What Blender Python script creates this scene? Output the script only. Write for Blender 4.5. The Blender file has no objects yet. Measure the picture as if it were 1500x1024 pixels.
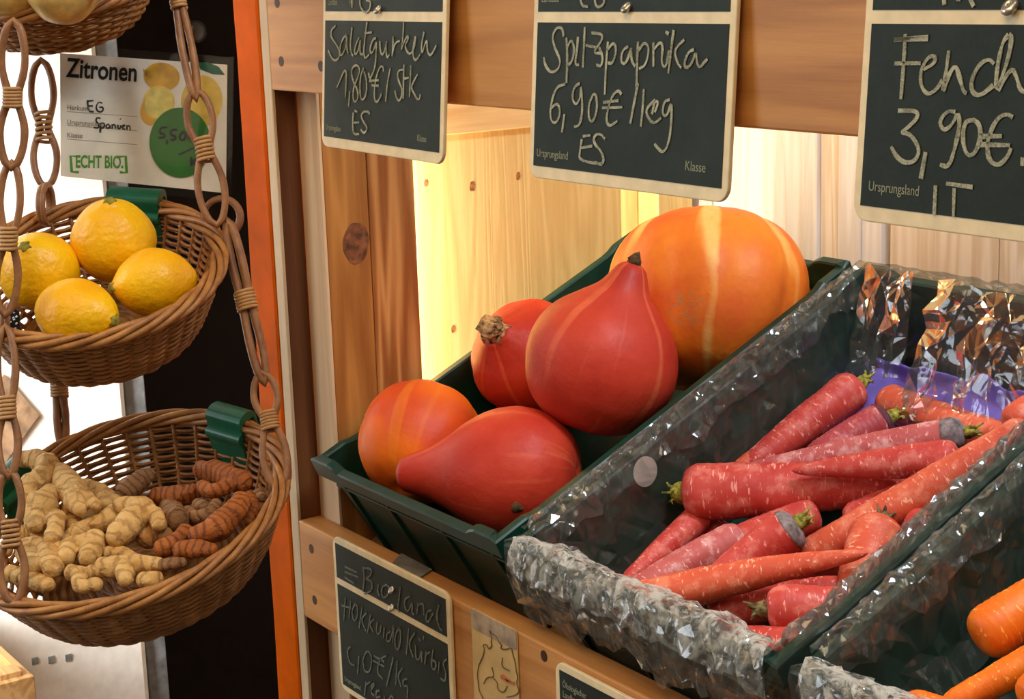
import bpy, bmesh, math, random
from mathutils import Vector, Matrix, noise
from math import sin, cos, pi, radians, sqrt, atan2

# ------------------------------------------------------------------ camera
S = bpy.context.scene
COL = S.collection
FPX = 2538.13                                    # focal length in pixels of the 1500 px wide frame
YAW, PIT, ROL = radians(55.9679), radians(-12.2977), radians(-1.9223)
CAM = Vector((0.0, -0.70, 1.45))
_F = Vector((-sin(YAW) * cos(PIT), cos(YAW) * cos(PIT), sin(PIT)))
_r = Vector((cos(YAW), sin(YAW), 0)); _u = _r.cross(_F)
_R = _r * cos(ROL) + _u * sin(ROL); _U = -_r * sin(ROL) + _u * cos(ROL)
cam_data = bpy.data.cameras.new('camera'); cam = bpy.data.objects.new('camera', cam_data); COL.objects.link(cam)
m = Matrix((_R, _U, -_F)).transposed().to_4x4(); m.translation = CAM; cam.matrix_world = m
cam_data.sensor_width = 36; cam_data.lens = FPX / 1500 * 36; cam_data.clip_start = .05
S.camera = cam
S.view_settings.view_transform = 'Standard'; S.view_settings.look = 'None'
S.view_settings.gamma = 1; S.view_settings.exposure = 0.12; S.view_settings.use_curve_mapping = False

# ------------------------------------------------------------------ light
world = bpy.data.worlds.new('world'); S.world = world; world.use_nodes = True
bg = world.node_tree.nodes['Background']; bg.inputs[0].default_value = (1.0, .90, .78, 1); bg.inputs[1].default_value = .17

def area(name, loc, target, size, power, color, size_y=None):
    d = bpy.data.lights.new(name, 'AREA'); d.energy = power; d.color = color
    d.shape = 'RECTANGLE'; d.size = size; d.size_y = size_y or size
    o = bpy.data.objects.new(name, d); COL.objects.link(o); o.location = loc
    o.rotation_euler = (Vector(target) - Vector(loc)).to_track_quat('-Z', 'Y').to_euler()
    return o
area('shop_window_daylight', (-2.25, -1.75, 1.80), (-1.1, .1, 1.15), .9, 20, (.82, .91, 1.0), 1.4)
area('ceiling_lamp_warm', (-.75, -.75, 2.7), (-1.1, 0, 1.1), .9, 11, (1, .74, .46))
area('ceiling_lamp_aisle', (.3, -1.5, 2.6), (-1.2, -.1, 1.1), .9, 10, (1, .77, .52))
area('cabinet_fill_lamp', (-1.75, -1.05, 1.55), (-2.1, -.45, 1.2), .5, 20, (1, .97, .92), 1.2).data.spread = radians(55)  # added fill lamp aimed at the white cabinet to overexpose it
area('daylight_over_wall', (-.45, .15, 2.05), (-.95, .5, 1.15), .30, 9.0, (.76, .88, 1.0), .20)
area('hidden_gap_lamp', (-1.4165, .124, 1.17), (-1.430, .20, 1.17), .020, 2.1, (1, .94, .72), .6)  # added lamp hidden behind the side plank, brightens the panel's near edge
area('hidden_recess_lamp', (-1.449, .405, 1.2), (-1.462, .47, 1.2), .012, .3, (1, .94, .72), .5)  # second added lamp, tucked behind the panel edge to brighten the recess board

# ------------------------------------------------------------------ helpers
def ray(px, py): return _F + _R * ((px - 750) / FPX) - _U * ((py - 512) / FPX)
def on(p, n, px, py):
    d = ray(px, py); n = Vector(n); return CAM + d * ((Vector(p) - CAM).dot(n) / d.dot(n))
def onX(X, px, py): return on((X, 0, 0), (1, 0, 0), px, py)
def onY(Y, px, py): return on((0, Y, 0), (0, 1, 0), px, py)
def onZ(Z, px, py): return on((0, 0, Z), (0, 0, 1), px, py)
def at(px, py, depth): return CAM + ray(px, py) * depth
def V(*a): return Vector(a)
ORG = {}
RND = random.Random(7)

class MB:
    def __init__(s): s.v = []; s.f = []; s.a = []; s.b = []
    def add(s, vs, fs, a=None, b=None):
        k = len(s.v); s.v += [Vector(q) for q in vs]; s.f += [tuple(i + k for i in q) for q in fs]
        s.a += a if a else [0.0] * len(vs); s.b += b if b else [0.0] * len(vs)
    def hexa(s, p):          # bottom four, top four
        s.add(p, [(3, 2, 1, 0), (4, 5, 6, 7), (0, 1, 5, 4), (1, 2, 6, 5), (2, 3, 7, 6), (3, 0, 4, 7)])
    def box(s, a, b, fr=None):
        x0, y0, z0 = a; x1, y1, z1 = b
        p = [V(x0, y0, z0), V(x1, y0, z0), V(x1, y1, z0), V(x0, y1, z0), V(x0, y0, z1), V(x1, y0, z1), V(x1, y1, z1), V(x0, y1, z1)]
        s.hexa([fr(q) for q in p] if fr else p)
    def tube(s, path, rad, n=8, closed=False, caps=True, up=None, lump=None, squash=1.0):
        path = [Vector(p) for p in path]; N = len(path)
        R_ = rad if isinstance(rad, (list, tuple)) else [rad] * N
        T = []
        for i in range(N):
            a = path[(i - 1) % N] if (closed or i) else path[0]; b = path[(i + 1) % N] if (closed or i < N - 1) else path[-1]
            t = (b - a); T.append(t.normalized() if t.length > 1e-9 else V(0, 0, 1))
        u = up or V(.13, .27, .95)
        u = (u - T[0] * u.dot(T[0])).normalized()
        vs = []; aa = []; bb = []; L = 0
        for i in range(N):
            u = (u - T[i] * u.dot(T[i])).normalized(); w = T[i].cross(u)
            if i: L += (path[i] - path[i - 1]).length
            for j in range(n):
                th = 2 * pi * j / n
                r = R_[i] * (lump(i, th) if lump else 1)
                vs.append(path[i] + (u * cos(th) * squash + w * sin(th)) * r); aa.append(L); bb.append(th)
        fs = []
        for i in range(N if closed else N - 1):
            for j in range(n):
                a = i * n + j; b = i * n + (j + 1) % n; c = ((i + 1) % N) * n + (j + 1) % n; d = ((i + 1) % N) * n + j
                fs.append((a, b, c, d))
        if caps and not closed:
            fs.append(tuple(range(n - 1, -1, -1))); fs.append(tuple((N - 1) * n + j for j in range(n)))
        s.add(vs, fs, aa, bb)
    def lathe(s, prof, n=48, fn=None):      # prof: (r, z); fn(i, th) -> radius factor
        vs = []
        for i, (r, z) in enumerate(prof):
            for j in range(n):
                th = 2 * pi * j / n; k = fn(i, th) if fn else 1
                vs.append(V(r * k * cos(th), r * k * sin(th), z))
        fs = []
        for i in range(len(prof) - 1):
            for j in range(n):
                fs.append((i * n + j, i * n + (j + 1) % n, (i + 1) * n + (j + 1) % n, (i + 1) * n + j))
        fs.append(tuple(range(n - 1, -1, -1))); fs.append(tuple((len(prof) - 1) * n + j for j in range(n)))
        s.add(vs, fs)
    def build(s, name, mat, parent=None, smooth=True, org=None, bevel=0, sub=0, mw=None):
        me = bpy.data.meshes.new(name)
        if parent is not None: o_ = ORG[parent.name]
        else: o_ = org if org is not None else (sum(s.v, Vector()) / max(1, len(s.v)))
        if mw is not None: o_ = V(0, 0, 0)
        me.from_pydata([tuple(q - o_) for q in s.v], [], s.f)
        if any(s.a):
            me.attributes.new('axial', 'FLOAT', 'POINT').data.foreach_set('value', s.a)
            me.attributes.new('around', 'FLOAT', 'POINT').data.foreach_set('value', s.b)
        bm = bmesh.new(); bm.from_mesh(me); bmesh.ops.recalc_face_normals(bm, faces=bm.faces); bm.to_mesh(me); bm.free()
        if smooth: me.polygons.foreach_set('use_smooth', [True] * len(me.polygons))
        me.materials.append(mat)
        o = bpy.data.objects.new(name, me); COL.objects.link(o)
        if parent is not None: o.parent = parent
        elif mw is not None: o.matrix_world = mw
        else: o.location = o_
        ORG[o.name] = o_
        if bevel:
            b = o.modifiers.new('bevel', 'BEVEL'); b.width = bevel; b.segments = 2; b.limit_method = 'ANGLE'; b.angle_limit = radians(40)
        if sub:
            b = o.modifiers.new('sub', 'SUBSURF'); b.levels = sub; b.render_levels = sub
        return o

def tag(o, label, cat, group=None):
    o['label'] = label; o['category'] = cat
    if group: o['group'] = group
    return o
def empty(name, loc, label=None, cat=None, group=None, kind=None):
    o = bpy.data.objects.new(name, None); COL.objects.link(o); o.location = loc; ORG[o.name] = Vector(loc); o.empty_display_size = .02
    if label: tag(o, label, cat, group)
    if kind: o['kind'] = kind
    return o
def struct(o): o['kind'] = 'structure'; return o
def spline(pts, n=10):
    pts = [Vector(p) for p in pts]
    if len(pts) == 2: return [pts[0].lerp(pts[1], i / n) for i in range(n + 1)]
    out = []
    for i in range(len(pts) - 1):
        p0 = pts[i - 1] if i else pts[0] * 2 - pts[1]; p1 = pts[i]; p2 = pts[i + 1]; p3 = pts[i + 2] if i + 2 < len(pts) else p2 * 2 - p1
        for k in range(n):
            t = k / n
            out.append(.5 * ((2 * p1) + (p2 - p0) * t + (2 * p0 - 5 * p1 + 4 * p2 - p3) * t * t + (3 * p1 - p0 - 3 * p2 + p3) * t ** 3))
    out.append(pts[-1]); return out

# ------------------------------------------------------------------ materials
def lin(c): return tuple(((x / 255 + .055) / 1.055) ** 2.4 if x > 10 else x / 255 / 12.92 for x in c) + (1,)
class NT:
    def __init__(s, name):
        s.m = bpy.data.materials.new(name); s.m.use_nodes = True; s.t = s.m.node_tree; s.b = s.t.nodes['Principled BSDF']; s.out = s.t.nodes['Material Output']
    def n(s, typ, **kw):
        x = s.t.nodes.new(typ)
        for k, v in kw.items():
            if k.startswith('i_'):
                key = k[2:]; x.inputs[int(key) if key.isdigit() else key.replace('_', ' ')].default_value = v
            else: setattr(x, k, v)
        return x
    def l(s, a, b): s.t.links.new(a, b)
    def ramp(s, fac, stops):
        r = s.n('ShaderNodeValToRGB'); e = r.color_ramp.elements
        while len(e) < len(stops): e.new(.5)
        for q, (p, c) in zip(e, stops): q.position = p; q.color = c if len(c) == 4 else lin(c)
        s.l(fac, r.inputs[0]); return r
    def bump(s, h, strength, dist=.002):
        b = s.n('ShaderNodeBump', i_Strength=strength, i_Distance=dist); s.l(h, b.inputs['Height']); s.l(b.outputs[0], s.b.inputs['Normal']); return b
    def mix(s, fac, a, b, mode='MIX'):
        x = s.n('ShaderNodeMix', data_type='RGBA', blend_type=mode)
        for sock, val in ((x.inputs[0], fac), (x.inputs[6], a), (x.inputs[7], b)):
            if isinstance(val, (int, float, tuple)): sock.default_value = val
            else: s.l(val, sock)
        return x.outputs[2]
    def math(s, op, a, b=None, c=None):
        x = s.n('ShaderNodeMath', operation=op)
        for i, val in enumerate((a, b, c)):
            if val is None: continue
            if isinstance(val, (int, float)): x.inputs[i].default_value = val
            else: s.l(val, x.inputs[i])
        return x.outputs[0]
    def coord(s, scale=(1, 1, 1), kind='Object', off=(0, 0, 0)):
        tc = s.n('ShaderNodeTexCoord'); mp = s.n('ShaderNodeMapping'); mp.inputs['Scale'].default_value = scale; mp.inputs['Location'].default_value = off
        s.l(tc.outputs[kind], mp.inputs[0]); return mp.outputs[0]
    def noise(s, vec, scale, detail=4, rough=.55, dist=0):
        x = s.n('ShaderNodeTexNoise', i_Scale=scale, i_Detail=detail, i_Roughness=rough, i_Distortion=dist)
        if vec is not None: s.l(vec, x.inputs['Vector'])
        return x.outputs[0]

def plain(name, c, rough=.5, spec=.5, coat=0, vary=.12, vs=60, bump=0):
    t = NT(name); v = t.coord(); f = t.noise(v, vs, 3)
    d = tuple(max(0, x * (1 - vary * 2)) for x in c); e = tuple(min(255, x * (1 + vary)) for x in c)
    r = t.ramp(f, [(.3, d), (.7, e)]); t.l(r.outputs[0], t.b.inputs['Base Color'])
    t.b.inputs['Roughness'].default_value = rough; t.b.inputs['Specular IOR Level'].default_value = spec; t.b.inputs['Coat Weight'].default_value = coat
    if bump: t.bump(f, bump, .001)
    return t.m

def wood(name, light, dark, axis='Z', rings=26, rough=.55, knots=0, seed=0., fine=1.0, contrast=1.0):
    t = NT(name)
    sc = {'X': (.06, 1, 1), 'Y': (1, .06, 1), 'Z': (1, 1, .06)}[axis]
    v = t.coord(sc, off=(seed, seed * .7, seed * .3))
    d = t.noise(v, 9, 3, .5)
    big = t.noise(v, 14, 2, .5, 1.5)
    ph = t.math('MULTIPLY', big, rings)
    ring = t.math('ABSOLUTE', t.math('SINE', ph))
    ring = t.math('POWER', ring, 1.6)
    fib = t.noise(v, 260 * fine, 4, .65)
    f = t.math('ADD', t.math('MULTIPLY', ring, .55 * contrast), t.math('MULTIPLY', fib, .55))
    f = t.math('ADD', f, t.math('MULTIPLY', t.math('SUBTRACT', d, .5), .5))
    mid = tuple((a * .62 + b * .38) for a, b in zip(light, dark))
    r = t.ramp(f, [(.12, light), (.5, mid), (.95, dark)])
    col = r.outputs[0]
    if knots:
        vo = t.n('ShaderNodeTexVoronoi', i_Scale=knots, i_Randomness=1.0); kv = t.coord({'X': (.7, 1.4, 1.4), 'Y': (1.4, .7, 1.4), 'Z': (1.4, 1.4, .7)}[axis], off=(seed * 3, seed, seed * 2)); t.l(kv, vo.inputs['Vector'])
        kf = t.ramp(vo.outputs['Distance'], [(0.0, (1, 1, 1, 1)), (.07, (1, 1, 1, 1)), (.12, (0, 0, 0, 1))])
        col = t.mix(t.math('MULTIPLY', kf.outputs[0], .75), col, lin(tuple(x * .45 for x in dark)))
    t.l(col, t.b.inputs['Base Color']); t.b.inputs['Roughness'].default_value = rough; t.b.inputs['Specular IOR Level'].default_value = .3
    t.bump(f, .25, .0008); return t.m

M = {}
M['beam'] = wood('beam_wood', (206, 144, 76), (158, 98, 42), 'X', 14, .45, 0, 1.3, contrast=.85)
M['rail'] = wood('rail_wood', (210, 148, 84), (164, 101, 47), 'X', 14, .45, 0, 2.9, contrast=.85)
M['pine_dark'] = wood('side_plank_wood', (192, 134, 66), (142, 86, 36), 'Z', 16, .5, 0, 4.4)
M['pine_mid'] = wood('side_plank_grained_wood', (208, 152, 86), (148, 88, 40), 'Z', 26, .5, 0, 6.2, contrast=1.25)
M['pine_light'] = wood('panel_wood', (230, 196, 130), (202, 158, 90), 'Z', 40, .55, 0, 8.1, contrast=.6)
M['batten'] = wood('batten_wood', (236, 196, 134), (200, 150, 90), 'Y', 18, .55, 0, 3.1)
M['pale'] = wood('lit_post_face_wood', (226, 196, 158), (196, 156, 112), 'Z', 14, .6, 0, 5.1, contrast=.6)  # post wood with the light on its front put into the colour
M['white_wood'] = wood('white_back_plank', (236, 230, 224), (208, 194, 178), 'Z', 22, .6, 2.6, 9.3, contrast=.7)
M['white_wood_warm'] = wood('white_back_plank_warm', (234, 218, 198), (208, 182, 150), 'Z', 26, .6, 0, 12.3)
M['edge'] = wood('board_edge_wood', (220, 196, 160), (186, 154, 116), 'Z', 12, .6, 0, 2.3, contrast=.5)
M['shelf'] = wood('shelf_board_wood', (190, 140, 90), (150, 100, 60), 'X', 14, .6, 0, 3.3)
M['box_wood'] = wood('box_wood', (196, 158, 104), (160, 116, 68), 'X', 14, .6, 0, 7.3)
M['knot'] = plain('knot_wood', (126, 78, 48), .6, .3, vary=.2, vs=120)
M['knot_small'] = plain('small_knot_wood', (160, 104, 58), .6, .3, vary=.2, vs=300)
M['nail'] = plain('nail_hole', (70, 42, 26), .6, .3)
M['orange'] = plain('orange_paint', (206, 88, 4), .5, .02, 0, .05, 20, .5)
M['dark_door'] = plain('dark_brown_door', (22, 12, 8), .75, .12)
M['metal_dark'] = plain('dark_metal', (60, 52, 46), .3, .6)
M['white_paint'] = plain('white_enamel', (232, 230, 224), .35, .5, 0, .02)
M['grey_seal'] = plain('grey_seal', (122, 126, 130), .5)
M['slot'] = plain('grey_slot', (120, 126, 124), .6)
M['beige'] = plain('beige_paper', (150, 122, 96), .8, .1)
M['floor'] = plain('floor_tile', (120, 96, 76), .5, vary=.1, vs=6)
M['plaster'] = plain('plaster', (214, 204, 186), .8, .2, 0, .03)
M['green_crate'] = plain('green_plastic', (12, 54, 40), .40, .38, 0, .10, 40)
M['clip'] = plain('green_clip', (8, 92, 62), .42, .5, 0, .06)
M['cream'] = plain('cream_plastic', (236, 214, 168), .5, .4, 0, .03)
M['eyelet'] = plain('eyelet_metal', (216, 206, 190), .28, .6); M['eyelet'].node_tree.nodes['Principled BSDF'].inputs['Metallic'].default_value = .8
M['hole'] = plain('hole_dark', (30, 26, 22), .7)
M['print'] = plain('pale_print', (150, 152, 128), .8, .2, 0, .05)
M['card'] = plain('card_paper', (244, 232, 214), .7, .3, 0, .02)
M['ink'] = plain('black_ink', (24, 20, 22), .6, .3)
M['ink_grey'] = plain('grey_ink', (150, 134, 116), .7, .2)
M['green_print'] = plain('green_print', (78, 150, 42), .6, .3, 0, .03)
M['green_disc'] = plain('green_disc', (44, 112, 30), .6, .3, 0, .05)
M['leaf_print'] = plain('leaf_print', (20, 92, 64), .6, .3)
M['lemon_print'] = plain('lemon_print', (238, 196, 84), .6, .3, 0, .06, 90)
M['lemon_print_dark'] = plain('lemon_print_deep', (226, 168, 52), .6, .3, 0, .08, 70)
M['lemon_flesh'] = plain('lemon_flesh_print', (242, 214, 110), .6, .3, 0, .06, 120)
M['map_paper'] = plain('map_paper', (224, 188, 124), .5, .4, 0, .05, 30)
M['map_red'] = plain('map_red', (196, 110, 70), .7)
M['map_line'] = plain('map_line', (120, 96, 56), .7)
M['tape'] = plain('tape_strip', (186, 164, 138), .35, .5)
M['purple'] = plain('purple_paper', (126, 104, 196), .6, .3, 0, .10, 30, .3)
M['black_cloth'] = plain('black_cloth', (20, 16, 16), .8, .2)
M['white_dot'] = plain('white_dot', (232, 226, 214), .7)
M['grey_paper'] = plain('grey_tag', (112, 104, 92), .6)

def chalkboard():
    t = NT('chalkboard'); v = t.coord(); f = t.noise(v, 22, 5, .6); g = t.noise(v, 300, 3, .6)
    f = t.math('ADD', t.math('MULTIPLY', f, .7), t.math('MULTIPLY', g, .3))
    r = t.ramp(f, [(.3, (30, 37, 31)), (.75, (48, 57, 49))]); t.l(r.outputs[0], t.b.inputs['Base Color']); t.b.inputs['Roughness'].default_value = .6; t.b.inputs['Specular IOR Level'].default_value = .18
    return t.m
M['board'] = chalkboard()
def chalk():
    t = NT('chalk'); v = t.coord(); f = t.noise(v, 900, 3, .7); g = t.noise(v, 120, 2, .5)
    r = t.ramp(t.math('ADD', t.math('MULTIPLY', f, .7), t.math('MULTIPLY', g, .4)), [(.36, (88, 92, 78)), (.64, (184, 182, 156))])
    t.l(r.outputs[0], t.b.inputs['Base Color']); t.b.inputs['Roughness'].default_value = .9; t.b.inputs['Specular IOR Level'].default_value = .1
    return t.m
M['chalk'] = chalk()
def chalk_faint():
    t = NT('faint_chalk'); v = t.coord(); f = t.noise(v, 800, 3, .7)
    r = t.ramp(f, [(.36, (66, 72, 64)), (.66, (140, 140, 124))])
    t.l(r.outputs[0], t.b.inputs['Base Color']); t.b.inputs['Roughness'].default_value = .9; return t.m
M['chalk_faint'] = chalk_faint()

def wicker(name, light, dark):
    t = NT(name); v = t.coord(); f = t.noise(v, 55, 4, .6); g = t.noise(v, 600, 3, .6)
    f = t.math('ADD', t.math('MULTIPLY', f, .75), t.math('MULTIPLY', g, .25))
    r = t.ramp(f, [(.3, dark), (.7, light)]); t.l(r.outputs[0], t.b.inputs['Base Color']); t.b.inputs['Roughness'].default_value = .42; t.b.inputs['Specular IOR Level'].default_value = .45
    t.bump(g, .3, .0005); return t.m
M['wicker'] = wicker('wicker', (178, 122, 62), (112, 68, 30))
M['wicker_rim'] = wicker('wicker_rim', (196, 138, 74), (132, 80, 38))
M['chain'] = wicker('willow_chain', (172, 122, 78), (116, 72, 42))
M['binding'] = wicker('cane_binding', (204, 160, 104), (160, 112, 66))

def lemon_mat():
    t = NT('lemon_skin'); v = t.coord(); f = t.noise(v, 20, 3); g = t.noise(v, 210, 3, .5); h = t.noise(v, 70, 2)
    r = t.ramp(f, [(.3, (238, 164, 0)), (.72, (253, 200, 10))]); t.l(r.outputs[0], t.b.inputs['Base Color'])
    t.b.inputs['Roughness'].default_value = .40; t.b.inputs['Specular IOR Level'].default_value = .4
    t.bump(t.math('ADD', t.math('MULTIPLY', g, .6), t.math('MULTIPLY', h, 1.0)), .6, .0026); return t.m
M['lemon'] = lemon_mat()
M['lemon_stem'] = plain('lemon_stem', (142, 132, 48), .7, .2, 0, .2, 200)

def pumpkin_mat(name, base, deep, stripe, amount, scar=0, freq=3.0, orange=None):
    t = NT(name); tc = t.n('ShaderNodeTexCoord'); sp = t.n('ShaderNodeSeparateXYZ'); t.l(tc.outputs['Object'], sp.inputs[0])
    ang = t.math('ARCTAN2', sp.outputs[1], sp.outputs[0])
    cx = t.n('ShaderNodeCombineXYZ'); t.l(t.math('MULTIPLY', t.math('COSINE', ang), freq), cx.inputs[0]); t.l(t.math('MULTIPLY', t.math('SINE', ang), freq), cx.inputs[1]); t.l(t.math('MULTIPLY', sp.outputs[2], 6), cx.inputs[2])
    wob = t.noise(tc.outputs['Object'], 30, 3)
    add = t.n('ShaderNodeVectorMath', operation='ADD'); t.l(cx.outputs[0], add.inputs[0])
    wv = t.n('ShaderNodeCombineXYZ'); t.l(t.math('MULTIPLY', wob, .25), wv.inputs[0]); t.l(wv.outputs[0], add.inputs[1])
    st = t.noise(add.outputs[0], 1.0, 1, .4)
    stm = t.ramp(st, [(.60, (0, 0, 0, 1)), (.67, (1, 1, 1, 1))])
    mot = t.noise(tc.outputs['Object'], 16, 4, .6)
    r = t.ramp(mot, [(.32, deep), (.68, base)])
    col = r.outputs[0]
    if orange:
        om = t.ramp(t.noise(tc.outputs['Object'], 9, 2), [(.42, (0, 0, 0, 1)), (.62, (1, 1, 1, 1))])
        col = t.mix(om.outputs[0], col, lin(orange))
    bl = t.noise(tc.outputs['Object'], 110, 3, .6)
    stf = t.math('MULTIPLY', t.math('MULTIPLY', stm.outputs[0], amount), t.math('ADD', .55, t.math('MULTIPLY', bl, .8)))
    col = t.mix(stf, col, lin(stripe))
    if scar:
        dd = t.n('ShaderNodeVectorMath', operation='DISTANCE'); t.l(tc.outputs['Object'], dd.inputs[0]); dd.inputs[1].default_value = scar
        near = t.ramp(dd.outputs['Value'], [(.010, (1, 1, 1, 1)), (.020, (0, 0, 0, 1))])
        sv = t.coord((1, 1, 1)); vo = t.n('ShaderNodeTexNoise', i_Scale=190, i_Detail=3, i_Roughness=.6, i_Distortion=1.5); t.l(sv, vo.inputs['Vector'])
        sm = t.ramp(vo.outputs[0], [(.50, (0, 0, 0, 1)), (.56, (1, 1, 1, 1))])
        col = t.mix(t.math('MULTIPLY', t.math('MULTIPLY', sm.outputs[0], near.outputs[0]), .8), col, lin((176, 138, 92)))
    t.l(col, t.b.inputs['Base Color']); t.b.inputs['Roughness'].default_value = .50; t.b.inputs['Specular IOR Level'].default_value = .32
    t.bump(t.math('ADD', bl, t.math('MULTIPLY', mot, 2.0)), .22, .0025); return t.m
M['pk_red'] = pumpkin_mat('red_pumpkin_skin', (208, 66, 42), (186, 46, 30), (232, 116, 74), .5, 0, 3.6)
M['pk_red2'] = pumpkin_mat('red_pumpkin_skin_dull', (206, 58, 26), (176, 40, 18), (226, 92, 44), .5, 0, 4.0)
M['pk_orange'] = pumpkin_mat('orange_pumpkin_skin', (226, 88, 24), (206, 70, 30), (246, 142, 44), .35, 0, 2.6, (240, 118, 14))
M['cork'] = plain('cork_stem', (186, 148, 100), .85, .15, 0, .35, 220, .8)
M['cork_dark'] = plain('dark_stem', (96, 72, 48), .85, .15, 0, .3, 220, .8)

def carrot_mat(name, base, deep, pale, dusty=.5):
    t = NT(name); v = t.coord(); at_ = t.n('ShaderNodeAttribute', attribute_name='axial'); ar = t.n('ShaderNodeAttribute', attribute_name='around')
    cv = t.n('ShaderNodeCombineXYZ'); t.l(t.math('MULTIPLY', at_.outputs['Fac'], 420), cv.inputs[0])
    t.l(t.math('MULTIPLY', t.math('COSINE', ar.outputs['Fac']), 1.9), cv.inputs[1]); t.l(t.math('MULTIPLY', t.math('SINE', ar.outputs['Fac']), 1.9), cv.inputs[2])
    ln = t.noise(cv.outputs[0], 1.0, 2, .5)
    lm = t.ramp(ln, [(.63, (0, 0, 0, 1)), (.67, (1, 1, 1, 1))])
    mot = t.noise(v, 34, 4, .6); dst = t.noise(v, 70, 5, .7)
    r = t.ramp(mot, [(.3, deep), (.7, base)])
    dm = t.ramp(dst, [(.50, (0, 0, 0, 1)), (.62, (1, 1, 1, 1))])
    col = t.mix(t.math('MULTIPLY', dm.outputs[0], dusty), r.outputs[0], lin(pale))
    col = t.mix(t.math('MULTIPLY', lm.outputs[0], .7), col, lin(tuple(min(255, x * 1.0 + 26) for x in pale)))
    t.l(col, t.b.inputs['Base Color']); t.b.inputs['Roughness'].default_value = .5; t.b.inputs['Specular IOR Level'].default_value = .35
    t.bump(t.math('ADD', t.math('MULTIPLY', ln, .8), dst), .3, .0012); return t.m
M['c_red'] = carrot_mat('red_carrot', (212, 80, 66), (186, 54, 48), (230, 146, 130), .42)
M['c_orred'] = carrot_mat('orange_red_carrot', (222, 100, 66), (202, 76, 52), (238, 160, 126), .40)
M['c_pink'] = carrot_mat('dusty_pink_carrot', (202, 106, 100), (182, 78, 76), (226, 168, 160), .8)
M['c_purple'] = carrot_mat('purple_topped_carrot', (186, 74, 76), (158, 52, 58), (216, 138, 130), .5)
M['c_orange'] = carrot_mat('orange_carrot', (238, 118, 18), (226, 100, 12), (244, 158, 62), .25)
M['crown_green'] = plain('crown_green', (150, 142, 60), .8, .2, 0, .3, 260, .8)
M['crown_brown'] = plain('crown_brown', (112, 96, 62), .8, .2, 0, .3, 260, .8)
M['shoulder_grey'] = plain('grey_shoulder', (136, 120, 118), .7, .2, 0, .2, 160)
M['shoulder_purple'] = plain('purple_shoulder', (92, 44, 56), .6, .3, 0, .2, 100)

def root_mat(name, base, deep, line, fq, strength):
    t = NT(name); v = t.coord(); at_ = t.n('ShaderNodeAttribute', attribute_name='axial')
    nz = t.noise(v, 60, 3); mot = t.noise(v, 40, 4, .6); fine = t.noise(v, 260, 4, .65)
    ph = t.math('ADD', t.math('MULTIPLY', at_.outputs['Fac'], fq), t.math('MULTIPLY', nz, 6.0))
    ring = t.math('POWER', t.math('ABSOLUTE', t.math('SINE', ph)), 9.0)
    r = t.ramp(t.math('ADD', t.math('MULTIPLY', mot, .7), t.math('MULTIPLY', fine, .3)), [(.34, deep), (.66, base)])
    col = t.mix(t.math('MULTIPLY', ring, strength), r.outputs[0], lin(line))
    t.l(col, t.b.inputs['Base Color']); t.b.inputs['Roughness'].default_value = .6; t.b.inputs['Specular IOR Level'].default_value = .3
    t.bump(t.math('SUBTRACT', fine, t.math('MULTIPLY', ring, 1.0)), .6, .0022); return t.m
M['ginger'] = root_mat('ginger_skin', (236, 194, 124), (196, 146, 78), (140, 94, 46), 300, .5)
M['ginger_brown'] = root_mat('brown_ginger_skin', (200, 146, 84), (164, 112, 62), (118, 76, 42), 320, .5)
M['turmeric'] = root_mat('turmeric_skin', (186, 106, 42), (138, 72, 28), (84, 46, 22), 520, .62)
M['turmeric_grey'] = root_mat('grey_turmeric_skin', (160, 116, 74), (124, 84, 52), (82, 54, 36), 520, .55)

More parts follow.
